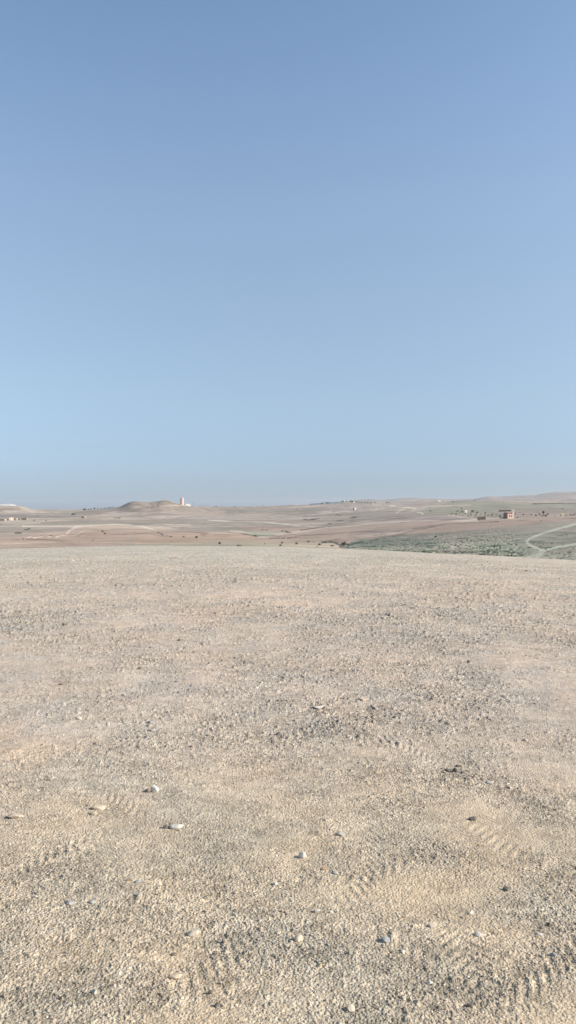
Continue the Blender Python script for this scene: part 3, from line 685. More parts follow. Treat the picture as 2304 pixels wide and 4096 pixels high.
def leaves(n, rad, cen, rng, leaf, shell=0.55):
    d = rng.normal(size=(n, 3)); d /= np.linalg.norm(d, axis=1)[:, None]
    # a few lobes make the outline uneven and leave gaps
    lob = rng.normal(size=(7, 3)); lob /= np.linalg.norm(lob, axis=1)[:, None]
    k = 0.72 + 0.38 * np.clip((d @ lob.T).max(1), 0, 1) ** 4
    rr_ = (shell + (1 - shell) * rng.random(n)) * k
    c_ = d * rr_[:, None] * np.array(rad) + np.array(cen)
    t = rng.normal(size=(n, 3, 3)) * leaf
    return (c_[:, None] + t).reshape(-1, 3)
def shrub(name, p, w, h, mat, label, cat, group, rng, n=260, trunk=0.0, aspect=0.8, stemw=None):
    """leafy plant of width w and height h (metres) with its stem"""
    root = empty(name, tuple(p)); tag(root, label, cat, group)
    c0 = trunk * h
    hh = (h - c0) / 2
    cz = c0 + hh * (0.9 if trunk == 0 else 1.0)
    v = leaves(n, (w / 2 * .95, w / 2 * aspect, hh * .95), (0, 0, cz), rng, max(min(w, h) * (0.085 if n > 200 else 0.15), 0.05))
    v[:, 2] = np.maximum(v[:, 2], 0.01)
    me = np_mesh("crown", v, np.arange(len(v)).reshape(-1, 3)); link_mesh("crown" if trunk else "foliage", me, mat, root)
    mb = MB(); sw = stemw or max(0.03 * h, 0.04)
    mb.tube((0, 0, -0.3), (0.03 * w, 0, max(c0, 0.15 * h)), sw, sw * .75)
    for k in range(4):
        a = k * 1.57 + rng.uniform(-.4, .4); mb.tube((0.03 * w, 0, max(c0, 0.15 * h) * .9), (w * .28 * math.cos(a), w * .25 * math.sin(a), cz + hh * .2), sw * .6, sw * .2)
    mb.build("trunk" if trunk else "stem", M_TRUNK, root)
    return root
def plant_px(name, u, v, wpx, hpx, mat, label, cat, group=None, trunk=0.0, n=260, Yd=None):
    rng = np.random.default_rng(int(u * 7 + v))
    p = at_depth(u, Yd) if Yd else far_hit(u, v)[0]
    s = p[1] / F
    return shrub(name, p - np.array([0, 0, 0.05]), wpx * s, hpx * s, mat, label, cat, group, rng, n, trunk)

GS = "dark shrubs dotted over the valley below the plateau"
BUSH = [
 (684, 2149, 13, 6, L_DRY, "faint low shrub on the pink slope, second from the left of the shrub line"),
 (735, 2149, 13, 7, L_DRY, "low dark shrub on the pink slope between a faint one and a rounder one"),
 (786, 2153, 15, 10, L_DARK, "round dark shrub on the pink slope right of two fainter ones"),
 (878, 2177, 13, 11, L_DARK, "small round almost black shrub on the pale slope just above the plateau crest"),
 (955, 2187, 27, 11, L_OLIVE, "widest green shrub right behind the crest of the plateau"),
 (1128, 2174, 13, 8, L_DARK, "small shrub left of the centre gully, upper of two close ones"),
 (1122, 2184, 14, 8, L_DRY, "small greyish shrub left of the centre gully, lower of two close ones"),
 (1059, 2177, 4, 5, L_DRY, "tiny dry shrub standing alone on pale soil left of the two close shrubs"),
 (1186, 2177, 14, 9, L_DARK, "dark rounded shrub right of the two close shrubs"),
 (1278, 2181, 15, 9, L_DARK, "dark pointed shrub standing left of the dry gully"),
 (1329, 2186, 21, 8, L_DARK, "dark flat shrub between the pointed one and the last one of the row"),
 (1361, 2190, 19, 7, L_DARK, "last dark shrub of the row, next to the big gully bush"),
 (1377, 2182, 26, 16, L_DARK, "big blue-green bush filling the head of the gully"),
 (1393, 2181, 16, 9, L_DARK, "dark bush against the right side of the big gully bush"),
 (1372, 2192, 22, 6, L_OLIVE, "low olive bush at the foot of the big gully bush"),
 (1234, 2169, 22, 7, L_DARK, "long dark shrub lying along the near edge of the pink spur"),
 (1254, 2170, 18, 4, L_DRY, "low dry shrub at the right end of the long dark one"),
 (1300, 2172, 20, 6, L_DARK, "dark brush at the left end of the gully bank"),
 (1322, 2171, 24, 7, L_DARK, "dark brush in the middle of the gully bank"),
 (1345, 2176, 20, 6, L_DARK, "dark brush at the right end of the gully bank"),
 (1021, 2145, 17, 6, L_DARK, "dark shrub at the lower end of the brown bank, left of the dirt crossing"),
 (1050, 2122, 20, 5, L_DARK, "dark green hedge-like bush above the dirt crossing, left one"),
 (1068, 2122, 16, 5, L_DARK, "dark green hedge-like bush above the dirt crossing, right one"),
 (1130, 2126, 16, 6, L_OLIVE, "thin olive bush behind the vivid green bushes"),
 (1146, 2129, 22, 8, L_GREEN, "vivid green bush, upper one of the pair beside the dirt road"),
 (1153, 2133, 30, 7, L_GREEN, "vivid green bush, lower and wider one of the pair beside the dirt road"),
 (1506, 2161, 12, 6, L_DARK, "lone dark shrub where the green slope meets the pink spur"),
 (1743, 2151, 14, 8, L_DARK, "dark slanted shrub at the upper left of the green slope"),
 (410, 2129, 10, 7, L_DARK, "dark shrub on the left pink hill, upper of two"),
 (420, 2137, 13, 7, L_DARK, "dark shrub on the left pink hill, lower of two"),
 (371, 2164, 9, 4, L_DARK, "flat dark shrub low on the left pink hill"),
 (72, 2133, 24, 6, L_DARK, "long dark bush below the left village"),
 (109, 2120, 20, 6, L_DRY, "slanted brownish bush between the left village and the long dark bush"),
 (137, 2083, 9, 5, L_DARK, "round shrub just right of the left village"),
 (184, 2085, 5, 6, L_DARK, "small shrub standing away to the right of the left village"),
 (92, 2160, 6, 4, L_DARK, "small shrub at the left end of the eroded pink bank"),
 (205, 2144, 6, 5, L_DARK, "small shrub above the middle of the eroded pink bank"),
 (293, 2060, 16, 7, L_DARK, "dark thicket at the foot of the tree-lined ridge"),
 (1216, 2078, 8, 3, L_DARK, "speck of dark brush left of a small ravine beyond the road"),
 (1188, 2038, 5, 3, L_DARK, "tiny shrub on the far slope below the two white houses"),
 (1415, 2070, 14, 4, L_DARK, "dark brush on the grey field, right of the brown ravine"),
]
for u, v, w_, h_, m_, lab in BUSH:
    plant_px("shrub", u, v, w_, h_, m_, lab, "shrub", GS)

GR = "trees along the left skyline ridge"
for i, (u, w_, h_, lab) in enumerate([(338, 14, 7, "largest dark tree on the left skyline, left end of the row"), (354, 7, 4, "small faint tree next to the largest one on the left skyline"),
    (364, 6, 5, "small tree, third from the left on the skyline ridge"), (378, 7, 6, "small dark tree, fourth from the left on the skyline ridge"), (391, 6, 5, "small tree in the middle of the skyline row"),
    (405, 7, 4, "small tree just right of the middle of the skyline row"), (418, 12, 4, "wide low tree left of another wide one on the skyline ridge"), (433, 11, 4, "wide low tree right of the first wide one on the skyline ridge"),
    (443, 5, 4, "last but one tree of the skyline row, near the hill foot"), (452, 5, 4, "rightmost tree of the skyline row, where the hill starts to rise")]):
    plant_px("ridge_tree", u, 0, w_ * 1.1, h_ * 1.2, L_OLIVE, lab, "tree", GR, 0.2, 160, Yd=2390)

GV = "trees around the village on the far skyline"
vt = [(1242, 2021), (1252, 2021), (1262, 2020), (1272, 2019), (1281, 2018), (1290, 2018), (1306, 2016), (1315, 2016), (1326, 2015), (1338, 2014), (1350, 2013), (1362, 2013), (1371, 2012), (1386, 2011), (1402, 2010), (1409, 2010), (1424, 2013), (1434, 2013), (1446, 2014), (1458, 2015), (1470, 2015), (1484, 2015), (1500, 2015), (1546, 2019), (1556, 2020)]
for i, (u, v) in enumerate(vt):
    big = u in (1290, 1306, 1315, 1371, 1402, 1409)
    lab = "dark roundish tree in the belt of trees leading to the far skyline village" if not big else "taller dark tree in the belt around the far skyline village"
    plant_px("village_tree", u, 0, 13 if big else 11, 7 if big else 4.6, L_OLIVE, lab, "tree", "taller trees around the far skyline village" if big else GV, 0.1, 130, Yd=3460 if u < 1440 else 3000)

GO = "young olive trees in the orchard left of the red house"
for i, (u, v, w_, h_) in enumerate([(1862, 2057, 5, 6), (1872, 2064, 5, 6), (1884, 2062, 5, 6), (1908, 2056, 6, 10), (1903, 2064, 5, 7), (1922, 2060, 4, 6), (1941, 2060, 5, 14), (1952, 2066, 4, 6), (1968, 2067, 5, 12), (1984, 2062, 4, 7), (1999, 2074, 5, 15), (1980, 2071, 4, 6)]):
    tall = h_ >= 10
    plant_px("olive_tree", u, v, w_, h_, L_OLIVE, "taller young olive tree in the orchard left of the red house" if tall else "small young olive tree in the orchard left of the red house", "tree", GO + (", taller ones" if tall else ""), 0.25, 140)
RV = [(1805, 2059, 26, 7, L_DARK, "long dark hedge bush above the pale track, left of the dark shed", "shrub"), (1824, 2060, 12, 7, L_DARK, "bush at the right end of the long hedge bush", "shrub"),
      (1836, 2062, 20, 5, L_OLIVE, "low olive bush following the long hedge bush to the right", "shrub"), (1830, 2047, 13, 6, L_DARK, "dark bush left of the white farm building", "shrub"), (1848, 2049, 12, 6, L_OLIVE, "olive bush touching the left wall of the white farm building", "shrub"),
      (1988, 2089, 27, 5, L_DRY, "dry brush heap on the bank below the red house", "shrub"), (2070, 2072, 10, 5, L_DARK, "small dark bush right of the red house", "shrub"),
      (2170, 2066, 26, 8, L_DARK, "wide dark bush around the foot of the tall tree", "shrub"), (2184, 2066, 10, 8, L_DARK, "dark bush at the right foot of the tall tree", "shrub"), (2191, 2060, 12, 8, L_DRY, "brownish slanted bush up right of the tall tree", "shrub"), (2158, 2060, 12, 6, L_OLIVE, "grey-green bush left of the tall tree", "shrub"),
      (2264, 2064, 18, 6, L_DRY, "dry brown bush right of the yellowish hut", "shrub"), (2281, 2062, 14, 6, L_DARK, "dark bush left of the grey building at the right edge", "shrub"),
      (1722, 2046, 8, 6, L_OLIVE, "small round bush alone on the green field", "shrub"), (2139, 2017, 14, 4, L_DARK, "dark bush at the left end of the dark field edge, far right", "shrub"),
      (1812, 2009, 16, 4, L_DARK, "flat dark bush on the far green ridge", "shrub"), (1897, 2004, 8, 4, L_DARK, "small dark bush on top of the far green ridge", "shrub")]
for u, v, w_, h_, m_, lab, cat in RV: plant_px("shrub", u, v, w_, h_, m_, lab, cat)
for u, v, w_, h_, tr, m_, lab in [(2174, 2064, 9, 22, 0.35, L_DARK, "tall dark tree with a slim crown right of the red house"), (2144, 2067, 6, 10, 0.15, L_DARK, "short dark tree left of the tall slim tree"), (2094, 2063, 5, 8, 0.2, L_DARK, "small sapling right of the red house, nearest to it"),
    (2125, 2063, 5, 7, 0.2, L_OLIVE, "faint sapling between the red house and the short dark tree"), (1846, 2042, 4, 14, 0.2, L_DARK, "slim tall tree left of the white farm building"), (2250, 2041, 4, 9, 0.5, L_DARK, "thin lone tree above the yellowish hut"), (2062, 2062, 4, 8, 0.3, L_OLIVE, "thin sapling close behind the right corner of the red house")]:
    plant_px("tree", u, v, w_, h_, m_, lab, "tree", None, tr, 170)

# low scrub over the green slope and the valley: nobody could count it
NS = 4200
us = RNG.uniform(1330, 2420, NS); vs = 2125 + 120 * RNG.random(NS) ** 0.8
lim = np.interp(us, [1330, 1400, 1500, 1720, 2000, 2304, 2420], [2196, 2170, 2160, 2138, 2116, 2092, 2088]); ok = vs > lim
us, vs = us[ok], vs[ok]; P = far_hit(us, vs)
dn = fbm(P[:, 0] / 14, P[:, 1] / 20, 3, 401) ; lower = sstep(2150, 2225, vs[:len(P)])
tr = (np.abs(vs - np.interp(us, [2171, 2230, 2304, 2420], [2202, 2188, 2176, 2158])) < 6) & (us > 2160) | ((np.abs(vs - np.interp(us, [2105, 2120, 2180, 2250, 2304, 2420], [2166, 2153, 2130, 2110, 2099, 2078])) < 6) & (us > 2100)) | (np.abs(us - np.interp(vs, [2099, 2130, 2153, 2166, 2180, 2202], [2304, 2180, 2120, 2105, 2120, 2171])) < 14)
ok = (RNG.random(len(P)) < np.clip(0.015 + dn * 1.2 + 0.30 * lower - 0.12, 0, 1)) & ~tr & ~((np.abs(us - 2160) < 40) & (vs > 2196))
P = P[ok]
us2 = RNG.uniform(0, 2304, 500); vs2 = RNG.uniform(2060, 2200, 500); P2 = far_hit(us2, vs2); P2 = P2[P2[:, 1] > 140]
allp = np.concatenate([P, P2]); nS = len(allp)
K = 16
sz = RNG.uniform(.18, .50, nS) * (1 + 0.9 * (RNG.random(nS) > .93)); sz[len(P):] *= 0.9
d = RNG.normal(size=(nS, K, 3)); d /= np.linalg.norm(d, axis=2)[..., None]; d[..., 2] = np.abs(d[..., 2]) * .8
c_ = allp[:, None] + d * (sz * .9)[:, None, None] * np.array([1.3, 1.3, .9]) * RNG.uniform(.4, 1, (nS, K, 1))
tri = (c_[:, :, None] + RNG.normal(size=(nS, K, 3, 3)) * (sz * .27)[:, None, None, None]).reshape(-1, 3)
me = np_mesh("scrub", tri, np.arange(len(tri)).reshape(-1, 3))
tag(link_mesh("scrub", me, L_SCRUB), "low grey-green scrub covering the slope beyond the plateau", "scrub", kind="stuff")

# ------------------------------------------------------------------ buildings
W_PINK = plain("pink_plaster", (.50, .36, .31), .5, .12); W_PINK_SHADE = plain("pink_plaster_shade", (.30, .165, .145), .5, .15); W_WHITE = plain("white_plaster", (.64, .61, .55), .5, .08); W_CREAM = plain("cream_plaster", (.68, .58, .44), .5, .1)  # red copy of the pink plaster carries the shade of one wall
W_GREY = plain("grey_block", (.38, .36, .34), .5, .12); W_MUD_SHADE = plain("mud_wall_and_shade", (.22, .17, .14), .5, .2); W_DARK = plain("dark_sheet_and_shade", (.07, .065, .065), .5, .2); R_BROWN = plain("brown_roof", (.19, .12, .09), .5, .2)  # mud and dark sheet tones also colour the shaded house sides
GLASS = plain("dark_glass", (.05, .03, .03), 1, .1, .3); WOOD = plain("weathered_wood", (.16, .12, .09), 3, .2); METAL = plain("grey_metal", (.35, .35, .36), 3, .1, .5); YEL = plain("yellow_plaster", (.70, .60, .38), .5, .1)
TOWER = plain("salmon_plaster", (.66, .47, .42), .12, .06)

def place(name, u, v, Yd=None):
    p = at_depth(u, Yd) if Yd else far_hit(u, v)[0]
    return p, p[1] / F
def house(u0, u1, vt_, vb, wall, label, name="house", rz=22, depth=0.8, doors=1, wins=1, group=None, roof="flat", roofm=None, side=None, Yd=None, cat="house", chim=False):
    uc = (u0 + u1) / 2
    p, s = place(name, uc, vb, Yd)
    vis = (u1 - u0) * s; hgt = (vb - vt_) * s
    a = R(rz); w_ = vis / (math.cos(a) + depth * abs(math.sin(a))); dp = w_ * depth
    root = empty(name, tuple(p + np.array([0, 0, -0.2])), a); tag(root, label, cat, group)
    zt = hgt + 0.2
    hw, hd = w_ / 2, dp / 2
    wl = MB()
    wl.box(-hw, hw, -hd, hd, -1.5, zt * (1 if roof == "flat" else .78) - (.0 if roof != "flat" else .25)); wo = wl.build("wall", wall, root)
    if side:  # thin dark panel putting the left wall's shade into its colour
        MB().box(-hw - .03, -hw - .003, -hd + .01, hd - .01, -1.4, zt * .9).build("side_shade", side, root)
    rm = roofm or wall
    if roof == "flat":
        rb = MB(); t = .25; z0, z1 = zt - .247, zt + .05; e = .06
        rb.box(-hw - e, hw + e, -hd - e, -hd + t, z0, z1); rb.box(-hw - e, hw + e, hd - t, hd + e, z0, z1)
        rb.box(-hw - e, -hw + t, -hd + t + .003, hd - t - .003, z0, z1); rb.box(hw - t, hw + e, -hd + t + .003, hd - t - .003, z0, z1); rb.build("parapet", rm, root)
    else:
        MB().gable(-hw - .3, hw + .3, -hd - .35, hd + .35, zt * .78 + .003, zt * 1.02).build("roof", rm, root)
    n_ = doors + wins; body = zt * (1 if roof == "flat" else .78)
    for k in range(n_):
        x = -hw + (k + .5) * w_ / n_
        if k < doors and not (wins and k > 0 and False):
            do = MB().box(x - .5, x + .5, -hd - .05, -hd - .003, .2, min(2.3, body * .75)).build("door", WOOD, root)
        else:
            fr = MB(); ww = min(.65, w_ / n_ * .28); zc = body * .52; hh_ = min(.65, body * .2)
            fr.box(x - ww - .1, x + ww + .1, -hd - .06, -hd - .003, zc - hh_ - .1, zc - hh_); fr.box(x - ww - .1, x + ww + .1, -hd - .06, -hd - .003, zc + hh_, zc + hh_ + .1)
            fr.box(x - ww - .1, x - ww, -hd - .06, -hd - .003, zc - hh_ + .002, zc + hh_ - .002); fr.box(x + ww, x + ww + .1, -hd - .06, -hd - .003, zc - hh_ + .002, zc + hh_ - .002)
            wn = fr.build("window", wall, root); MB().box(x - ww + .002, x + ww - .002, -hd - .03, -hd - .004, zc - hh_ + .004, zc + hh_ - .004).build("pane", GLASS, wn)
    return root, w_, dp, zt, hd, hw

# the red house
p, s = place("red_house", 2034, 2074)
root = empty("red_house", tuple(p + np.array([0, 0, -.3])), R(24)); tag(root, "pink two-window house, shade-red on its left, with a brown roof edge beside the orchard", "house")
Wv = 37.5 * s; a = R(24); fw = 27.5 * s / math.cos(a); dp = 11 * s / math.sin(a) * .95; hz = 25 * s + .3; hw, hd = fw / 2, dp / 2
MB().box(-hw, hw, -hd, hd, -1.5, hz - .9).build("wall", W_PINK, root)
MB().box(-hw - .03, -hw - .003, -hd + .02, hd, -1.4, hz - .93).build("side_shade", W_PINK_SHADE, root)  # shade of the wall turned from the sun, put into its colour
MB().add([(-hw - .1, -hd - .45, hz - 1.35), (hw * .62, -hd - .45, hz - 1.35), (hw * .62, -hd + 1.2, hz - .35), (-hw + 1.0, -hd + 1.2, hz - .35), (-hw - .1, -hd - .45, hz - 1.2), (hw * .62, -hd - .45, hz - 1.2), (hw * .62, -hd + 1.2, hz - .2), (-hw + 1.0, -hd + 1.2, hz - .2)],
         [(0, 3, 2, 1), (4, 5, 6, 7), (0, 1, 5, 4), (1, 2, 6, 5), (2, 3, 7, 6), (3, 0, 4, 7)]).build("roof_edge", R_BROWN, root)
MB().box(-hw + .9, hw - .003, -hd + 1.21, hd - .3, hz - .897, hz - .05).build("upper_wall", W_PINK, root)
MB().box(hw * .66, hw + .004, -hd - .06, -hd + 1.2, hz - .895, hz + .35).build("chimney", W_CREAM, root)
for x in (-hw * .38, hw * .32):
    fr = MB(); ww, hh_, zc = .85, .85, hz * .42; y0, y1 = -hd - .08, -hd - .003
    fr.box(x - ww - .12, x + ww + .12, y0, y1, zc - hh_ - .12, zc - hh_); fr.box(x - ww - .12, x + ww + .12, y0, y1, zc + hh_, zc + hh_ + .12)
    fr.box(x - ww - .12, x - ww, y0, y1, zc - hh_ + .002, zc + hh_ - .002); fr.box(x + ww, x + ww + .12, y0, y1, zc - hh_ + .002, zc + hh_ - .002)
    wn = fr.build("window", W_CREAM, root); MB().box(x - ww + .002, x + ww - .002, -hd - .05, -hd - .004, zc - hh_ + .004, zc + hh_ - .004).build("pane", GLASS, wn)
house(2003, 2015.5, 2056, 2075, W_GREY, "plain grey block annexe at the left of the red house", "annexe", rz=6, depth=.7, doors=1, wins=0, cat="outbuilding")
house(1911, 1942, 2067.5, 2080, W_MUD_SHADE, "long dark flat shed below the olive orchard", "shed", rz=4, depth=.35, doors=1, wins=2, roofm=W_DARK, cat="shed")
house(1855, 1869, 2040.5, 2051, W_WHITE, "white farm building with a dark window on the green field", "farm_building", rz=16, depth=.7, doors=0, wins=1, cat="farm building")
house(1869.5, 1884, 2041.5, 2048.5, W_CREAM, "low cream wall building joined to the right of the white farm building", "outbuilding", rz=3, depth=.3, doors=1, wins=1, cat="outbuilding")
house(1885.5, 1894.5, 2041, 2049, W_DARK, "dark windowless block at the right end of the white farm", "barn", rz=8, depth=.8, doors=1, wins=0, cat="barn")
house(1996, 2044, 2039.5, 2046, W_MUD_SHADE, "long low shed with a brown roof behind the red house", "long_shed", rz=-3, depth=.2, doors=2, wins=4, roof="gable", roofm=R_BROWN, cat="shed")
house(2043.5, 2056, 2038.5, 2045, W_CREAM, "pale end building joined to the right end of the long brown shed", "outbuilding", rz=10, depth=.8, doors=1, wins=0, cat="outbuilding")
house(2241, 2254, 2055.5, 2064.5, YEL, "small yellowish hut near the right edge", "hut", rz=14, depth=.6, doors=1, wins=1, cat="hut")
house(2218.5, 2224, 2060, 2066, W_WHITE, "tiny white hut left of the yellowish hut", "hut", rz=10, depth=.9, doors=1, wins=0, cat="hut")
house(2286, 2291.5, 2055, 2063.5, W_WHITE, "narrow white pump house at the right edge", "pump_house", rz=6, depth=.9, doors=1, wins=0, cat="pump house")
house(2292.5, 2316, 2054.5, 2062, W_GREY, "grey building cut by the right edge of the photo", "house", rz=6, depth=.5, doors=1, wins=2, roofm=W_DARK)
# left village
house(-8, 17, 2075.5, 2084, W_MUD_SHADE, "low brown house at the left edge of the photo", "house", rz=10, depth=.5, doors=1, wins=2)
house(17.5, 23.5, 2077, 2085, W_WHITE, "narrow white cube house right beside the low brown one, left village", "house", rz=10, depth=.9, doors=1, wins=0)
house(35.5, 54.5, 2070.5, 2081, W_CREAM, "cream house with a shaded dark left side, largest of the left village", "house", rz=24, depth=.75, doors=1, wins=1, side=W_MUD_SHADE)  # brown side panel is shade painted on a cream wall
house(55.5, 63, 2073.5, 2081, W_MUD_SHADE, "brown gabled lean-to right of the largest cream house", "outbuilding", rz=20, depth=.9, doors=1, wins=0, roof="gable", roofm=R_BROWN, cat="outbuilding")
house(63.5, 71, 2073.5, 2081, W_WHITE, "small white house in the middle of the left village", "house", rz=12, depth=.8, doors=1, wins=0)
plant_px("shrub", 75, 2080, 12, 6, L_DARK, "dark bush right of the small white house in the left village", "shrub")
plant_px("shrub", 31, 2082, 8, 5, L_DARK, "dark bush between the white cube house and the cream house, left village", "shrub")
house(86, 106, 2071.5, 2080.5, W_MUD_SHADE, "brown gabled barn at the right end of the left village", "barn", rz=8, depth=.6, doors=1, wins=2, roof="gable", roofm=R_BROWN, cat="barn")
house(106.7, 110.5, 2073.5, 2081, W_CREAM, "slim pale storehouse against the right end of the brown barn, left village", "outbuilding", rz=8, depth=.9, doors=1, wins=0, cat="outbuilding")
house(326, 337.5, 2066, 2072.5, W_MUD_SHADE, "dark mud hut alone below the tree-lined ridge", "hut", rz=6, depth=.6, doors=1, wins=1, cat="hut")
house(338, 343.5, 2064.5, 2073.5, W_WHITE, "narrow white hut touching the dark mud hut", "hut", rz=8, depth=.9, doors=1, wins=0, cat="hut")
# far skyline houses
house(1178, 1185, 2021.5, 2026, W_WHITE, "white far house on the centre skyline, left of two", "house", rz=12, Yd=3380, wins=1, depth=.7)
house(1188.5, 1195, 2021.8, 2026, W_WHITE, "white far house on the centre skyline, right of two", "house", rz=12, Yd=3380, wins=1, depth=.7)
house(1375.5, 1380.5, 2007.5, 2015, W_WHITE, "tall slim white house of the far skyline village", "house", rz=12, Yd=3400, depth=.9, wins=1)
house(1392, 1400, 2010, 2015, W_WHITE, "broad white house in the middle of the far skyline village", "house", rz=12, Yd=3380, depth=.8)
house(1412, 1419, 2011, 2016.5, W_WHITE, "white house at the right end of the far skyline village", "house", rz=12, Yd=3380, depth=.8)
house(1412, 1424, 2032, 2038.5, W_WHITE, "lone house with shaded dark left side on the slope below the skyline village", "house", rz=42, depth=1.0, side=W_DARK)  # dark side panel is painted shade on a white house
house(1749, 1763, 2003.5, 2009, W_WHITE, "bright white long house on the far ridge right of centre", "house", rz=12, depth=.5, Yd=3400, wins=2)
house(1948, 1954, 1992.5, 1996.5, W_WHITE, "tiny white house high on the far right hills, left one", "house", rz=12, depth=.8, Yd=5600)
house(2130, 2137, 1982, 1986, W_WHITE, "tiny white house near the crest of the far right hills, right one", "house", rz=12, depth=.8, Yd=6200)

# water tower
p, s = place("water_tower", 728, 2020, 2400)
root = empty("water_tower", tuple(p + np.array([0, 0, -.5]))); tag(root, "tall round salmon water tower on the left skyline", "water tower")
rt = 6.6 * s; ht = (p[2] + 0) ; top_z = H - (1992 - V0) * s; hh = top_z - p[2] + .5
MB().lathe([(rt * 1.02, -2), (rt * 1.02, hh * .06), (rt * .97, hh * .06 + .01), (rt * .97, hh * .90)], 28).build("shaft", TOWER, root, False)
mb = MB()
for k in range(14):
    a = 2 * math.pi * k / 14; x, y = rt * .985 * math.cos(a), rt * .985 * math.sin(a); mb.tube((x, y, hh * .06), (x, y, hh * .895), .28, .28, 5)
mb.build("ribs", TOWER, root)
MB().lathe([(rt * 1.04, hh * .901), (rt * 1.04, hh * .965), (rt * .93, hh * .985), (rt * .93, hh)], 28).build("tank_rim", TOWER, root)
MB().tube((0, 0, hh - .1), (0, 0, hh + 2.0), .25, .15).build("vent", METAL, root)
MB().box(-.6, .6, -rt * 1.02 - .15, -rt * 1.02 + .2, .5, 3.2).build("door", WOOD, root)
house(741, 762, 2018.5, 2026, W_WHITE, "white sloping building right of the round water tower", "pump_house", rz=20, depth=.35, Yd=2380, doors=1, wins=2, cat="building")

# poles and masts
def pole(u, vb, vt_, label, Yd=None, kind="utility_pole", arm=True, group=None, r=.16, cat="pole"):
    p, s = place(kind, u, vb, Yd)
    hh = H - (vt_ - V0) * s - p[2] if Yd else (vb - vt_) * s
    root = empty(kind, tuple(p)); tag(root, label, cat, group)
    MB().tube((0, 0, -1), (0, 0, hh), r * 1.2, r * .8).build("post", WOOD if kind == "utility_pole" else METAL, root)
    if arm:
        MB().box(-1.2, 1.2, -.1 - r, -r, hh - .9, hh - .6).build("crossarm", WOOD, root)
        for x in (-1.05, 0, 1.05): MB().lathe([(.10, hh - .597), (.13, hh - .45), (.06, hh - .3)], 8, x, -.05 - r).build("insulator", METAL, root)
    return root
def mast(u, vb, vt_, label, Yd, wpx=4):
    p, s = place("lattice_mast", u, vb, Yd); hh = H - (vt_ - V0) * s - p[2]; w_ = wpx * s / 2
    root = empty("lattice_mast", tuple(p)); tag(root, label, "mast")
    for sx in (-1, 1):
        for sy in (-1, 1): MB().tube((sx * w_, sy * w_, -1), (sx * w_ * .35, sy * w_ * .35, hh), .16, .12, 5).build("leg", METAL, root)
    mb = MB(); n_ = 7
    for k in range(n_):
        z0, z1 = hh * k / n_, hh * (k + 1) / n_; a0, a1 = w_ * (1 - .65 * k / n_), w_ * (1 - .65 * (k + 1) / n_)
        for sy in (-1, 1): mb.tube((-a0, sy * a0, z0), (a1, sy * a1, z1), .08, .08, 4); mb.tube((a0, sy * a0, z0), (-a1, sy * a1, z1), .08, .08, 4)
    mb.build("bracing", METAL, root)
    mb = MB(); [mb.box(-w_ * 1.6, w_ * 1.6, -.12, .12, hh * z_, hh * z_ + .25) for z_ in (.72, .86)]; mb.build("crossarm", METAL, root)
mast(769, 2026, 2003, "tallest lattice mast on the skyline right of the water tower", 2450)
for u, vb, vt_, Yd, lab in [(759, 2022, 2012, 2420, "short thick pole standing behind the white building by the water tower"), (805, 2027, 2011, 3300, "second tallest pole on the skyline right of the lattice mast"), (832, 2027, 2016, 3450, "faint pole between two low bushes on the skyline"),
    (888, 2028, 2018, 3450, "faint lone pole on the skyline left of centre"), (1013, 2028, 2015, 3400, "dark pole with a white footing on the centre skyline"), (1054, 2026, 2014, 3450, "thin pole on the skyline right of the one with the white footing"), (1298, 2018, 2006, 3450, "thin pole rising from the tree belt on the skyline"),
    (1488, 2016, 2008, 3000, "short pole right of the far skyline village")]:
    pole(u, vb, vt_, lab, Yd, r=.30)
for u, vb, vt_, lab in [(1395, 2097, 2076, "slim pale pole at the edge of the pink spur track"), (1649, 2083, 2043, "tall pale pole crossing the mauve field, right of centre"), (879, 2081, 2070, "short pale pole beside the dirt road left of centre")]:
    pole(u, vb, vt_, lab, None, "lamp_post", False, None, .14)
house(1010.5, 1017, 2025.5, 2029, W_WHITE, "white footing hut below the dark skyline pole", "hut", rz=5, Yd=3380, doors=1, wins=0, cat="hut")
for u, lab in ((817, "low bush on the skyline left of the faint pole"), (865, "low bush on the skyline right of the faint pole"), (938, "low dark bush on the skyline near the centre")):
    plant_px("shrub", u, 0, 12, 3.5, L_DARK, lab, "shrub", Yd=3440)

# ------------------------------------------------------------------ air, sky, sun, camera
mh = bpy.data.materials.new("hazy_air"); mh.use_nodes = True; nt = mh.node_tree; nt.nodes.clear()
om = nt.nodes.new("ShaderNodeOutputMaterial"); pv = nt.nodes.new("ShaderNodeVolumePrincipled")
pv.inputs["Color"].default_value = (.90, .93, 1.0, 1); pv.inputs["Density"].default_value = 3.8e-5; pv.inputs["Anisotropy"].default_value = 0.2
nt.links.new(pv.outputs["Volume"], om.inputs["Volume"])
hz_o = MB().box(-16000, 16000, -600, 16000, -110, 150).build("haze", mh); tag(hz_o, "thin pale haze lying over the plain", "haze", kind="stuff")

SUN_AZ, SUN_EL = R(99), R(30)   # clockwise from the view direction
world = bpy.data.worlds.new("World"); scene.world = world; world.use_nodes = True
nt = world.node_tree; bg = nt.nodes["Background"]
sky = nt.nodes.new("ShaderNodeTexSky"); sky.sky_type = "NISHITA"; sky.sun_disc = False
sky.sun_elevation = SUN_EL; sky.sun_rotation = SUN_AZ; sky.altitude = 400; sky.air_density = 1.0; sky.dust_density = 1.2; sky.ozone_density = 1.6
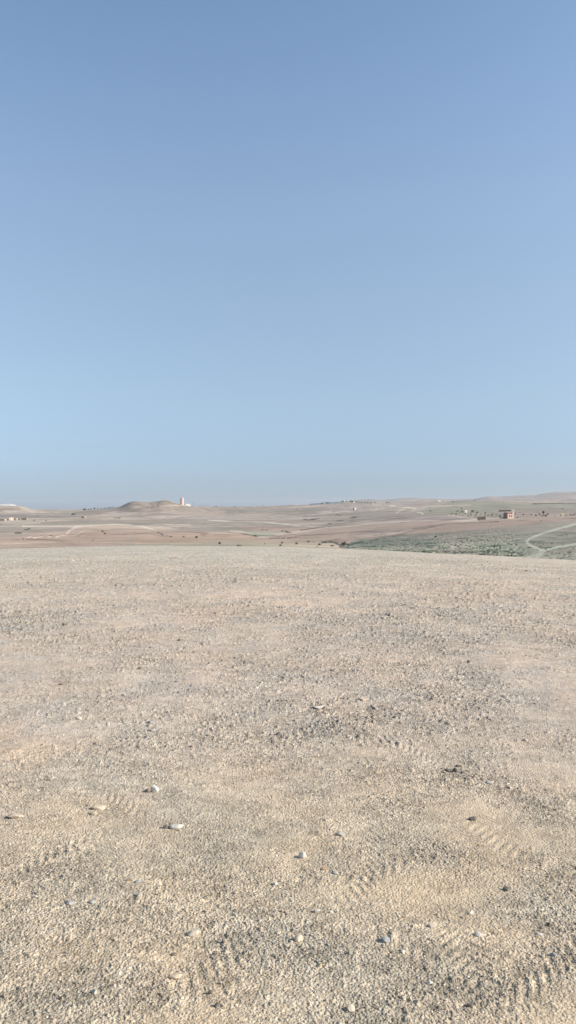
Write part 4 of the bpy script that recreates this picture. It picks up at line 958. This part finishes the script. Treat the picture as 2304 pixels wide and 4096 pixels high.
# the air near the horizon is bluer and dimmer there than the sky model gives
tcw = nt.nodes.new("ShaderNodeTexCoord"); sxyz = nt.nodes.new("ShaderNodeSeparateXYZ"); nt.links.new(tcw.outputs["Generated"], sxyz.inputs[0])
ramp = nt.nodes.new("ShaderNodeValToRGB"); ramp.color_ramp.interpolation = "LINEAR"; nt.links.new(sxyz.outputs["Z"], ramp.inputs["Fac"])
ST = [(0.0158, (0.44, 0.56, 0.84)), (0.0348, (0.43, 0.52, 0.77)), (0.0727, (0.495, 0.54, 0.68)), (0.135, (0.655, 0.64, 0.665)), (0.2543, (0.87, 0.80, 0.745)), (0.3631, (1, 0.928, 0.85)), (0.4589, (0.987, 0.963, 0.901)), (0.5372, (0.941, 0.954, 0.912))]
cr = ramp.color_ramp
while len(cr.elements) < len(ST): cr.elements.new(0.5)
for e, (pz, c3) in zip(cr.elements, ST): e.position = pz; e.color = (*c3, 1)
mm = nt.nodes.new("ShaderNodeVectorMath"); mm.operation = "MULTIPLY"; nt.links.new(sky.outputs["Color"], mm.inputs[0]); nt.links.new(ramp.outputs["Color"], mm.inputs[1])
nt.links.new(mm.outputs["Vector"], bg.inputs["Color"]); bg.inputs["Strength"].default_value = 0.15
sl = bpy.data.lights.new("sun", "SUN"); sl.energy = 5.0; sl.angle = R(0.5); sl.color = (1, .94, .83)
so = bpy.data.objects.new("sun", sl); col.objects.link(so)
d = np.array([math.sin(SUN_AZ) * math.cos(SUN_EL), math.cos(SUN_AZ) * math.cos(SUN_EL), math.sin(SUN_EL)])
import mathutils
so.rotation_euler = mathutils.Vector(d).to_track_quat("Z", "Y").to_euler(); so.location = tuple(d * 60)

cam = bpy.data.cameras.new("camera"); co = bpy.data.objects.new("camera", cam); col.objects.link(co)
cam.sensor_fit = "VERTICAL"; cam.sensor_height = 36; cam.lens = 36 * F / 4096; cam.clip_start = 0.05; cam.clip_end = 60000
co.location = (0, 0, H); co.rotation_euler = (R(90) - math.atan((2048 - V0) / F), 0, 0)
scene.camera = co
scene.view_settings.view_transform = "Standard"; scene.view_settings.look = "None"; scene.view_settings.gamma = 1; scene.view_settings.exposure = 0.56
scene.cycles.volume_max_steps = 64
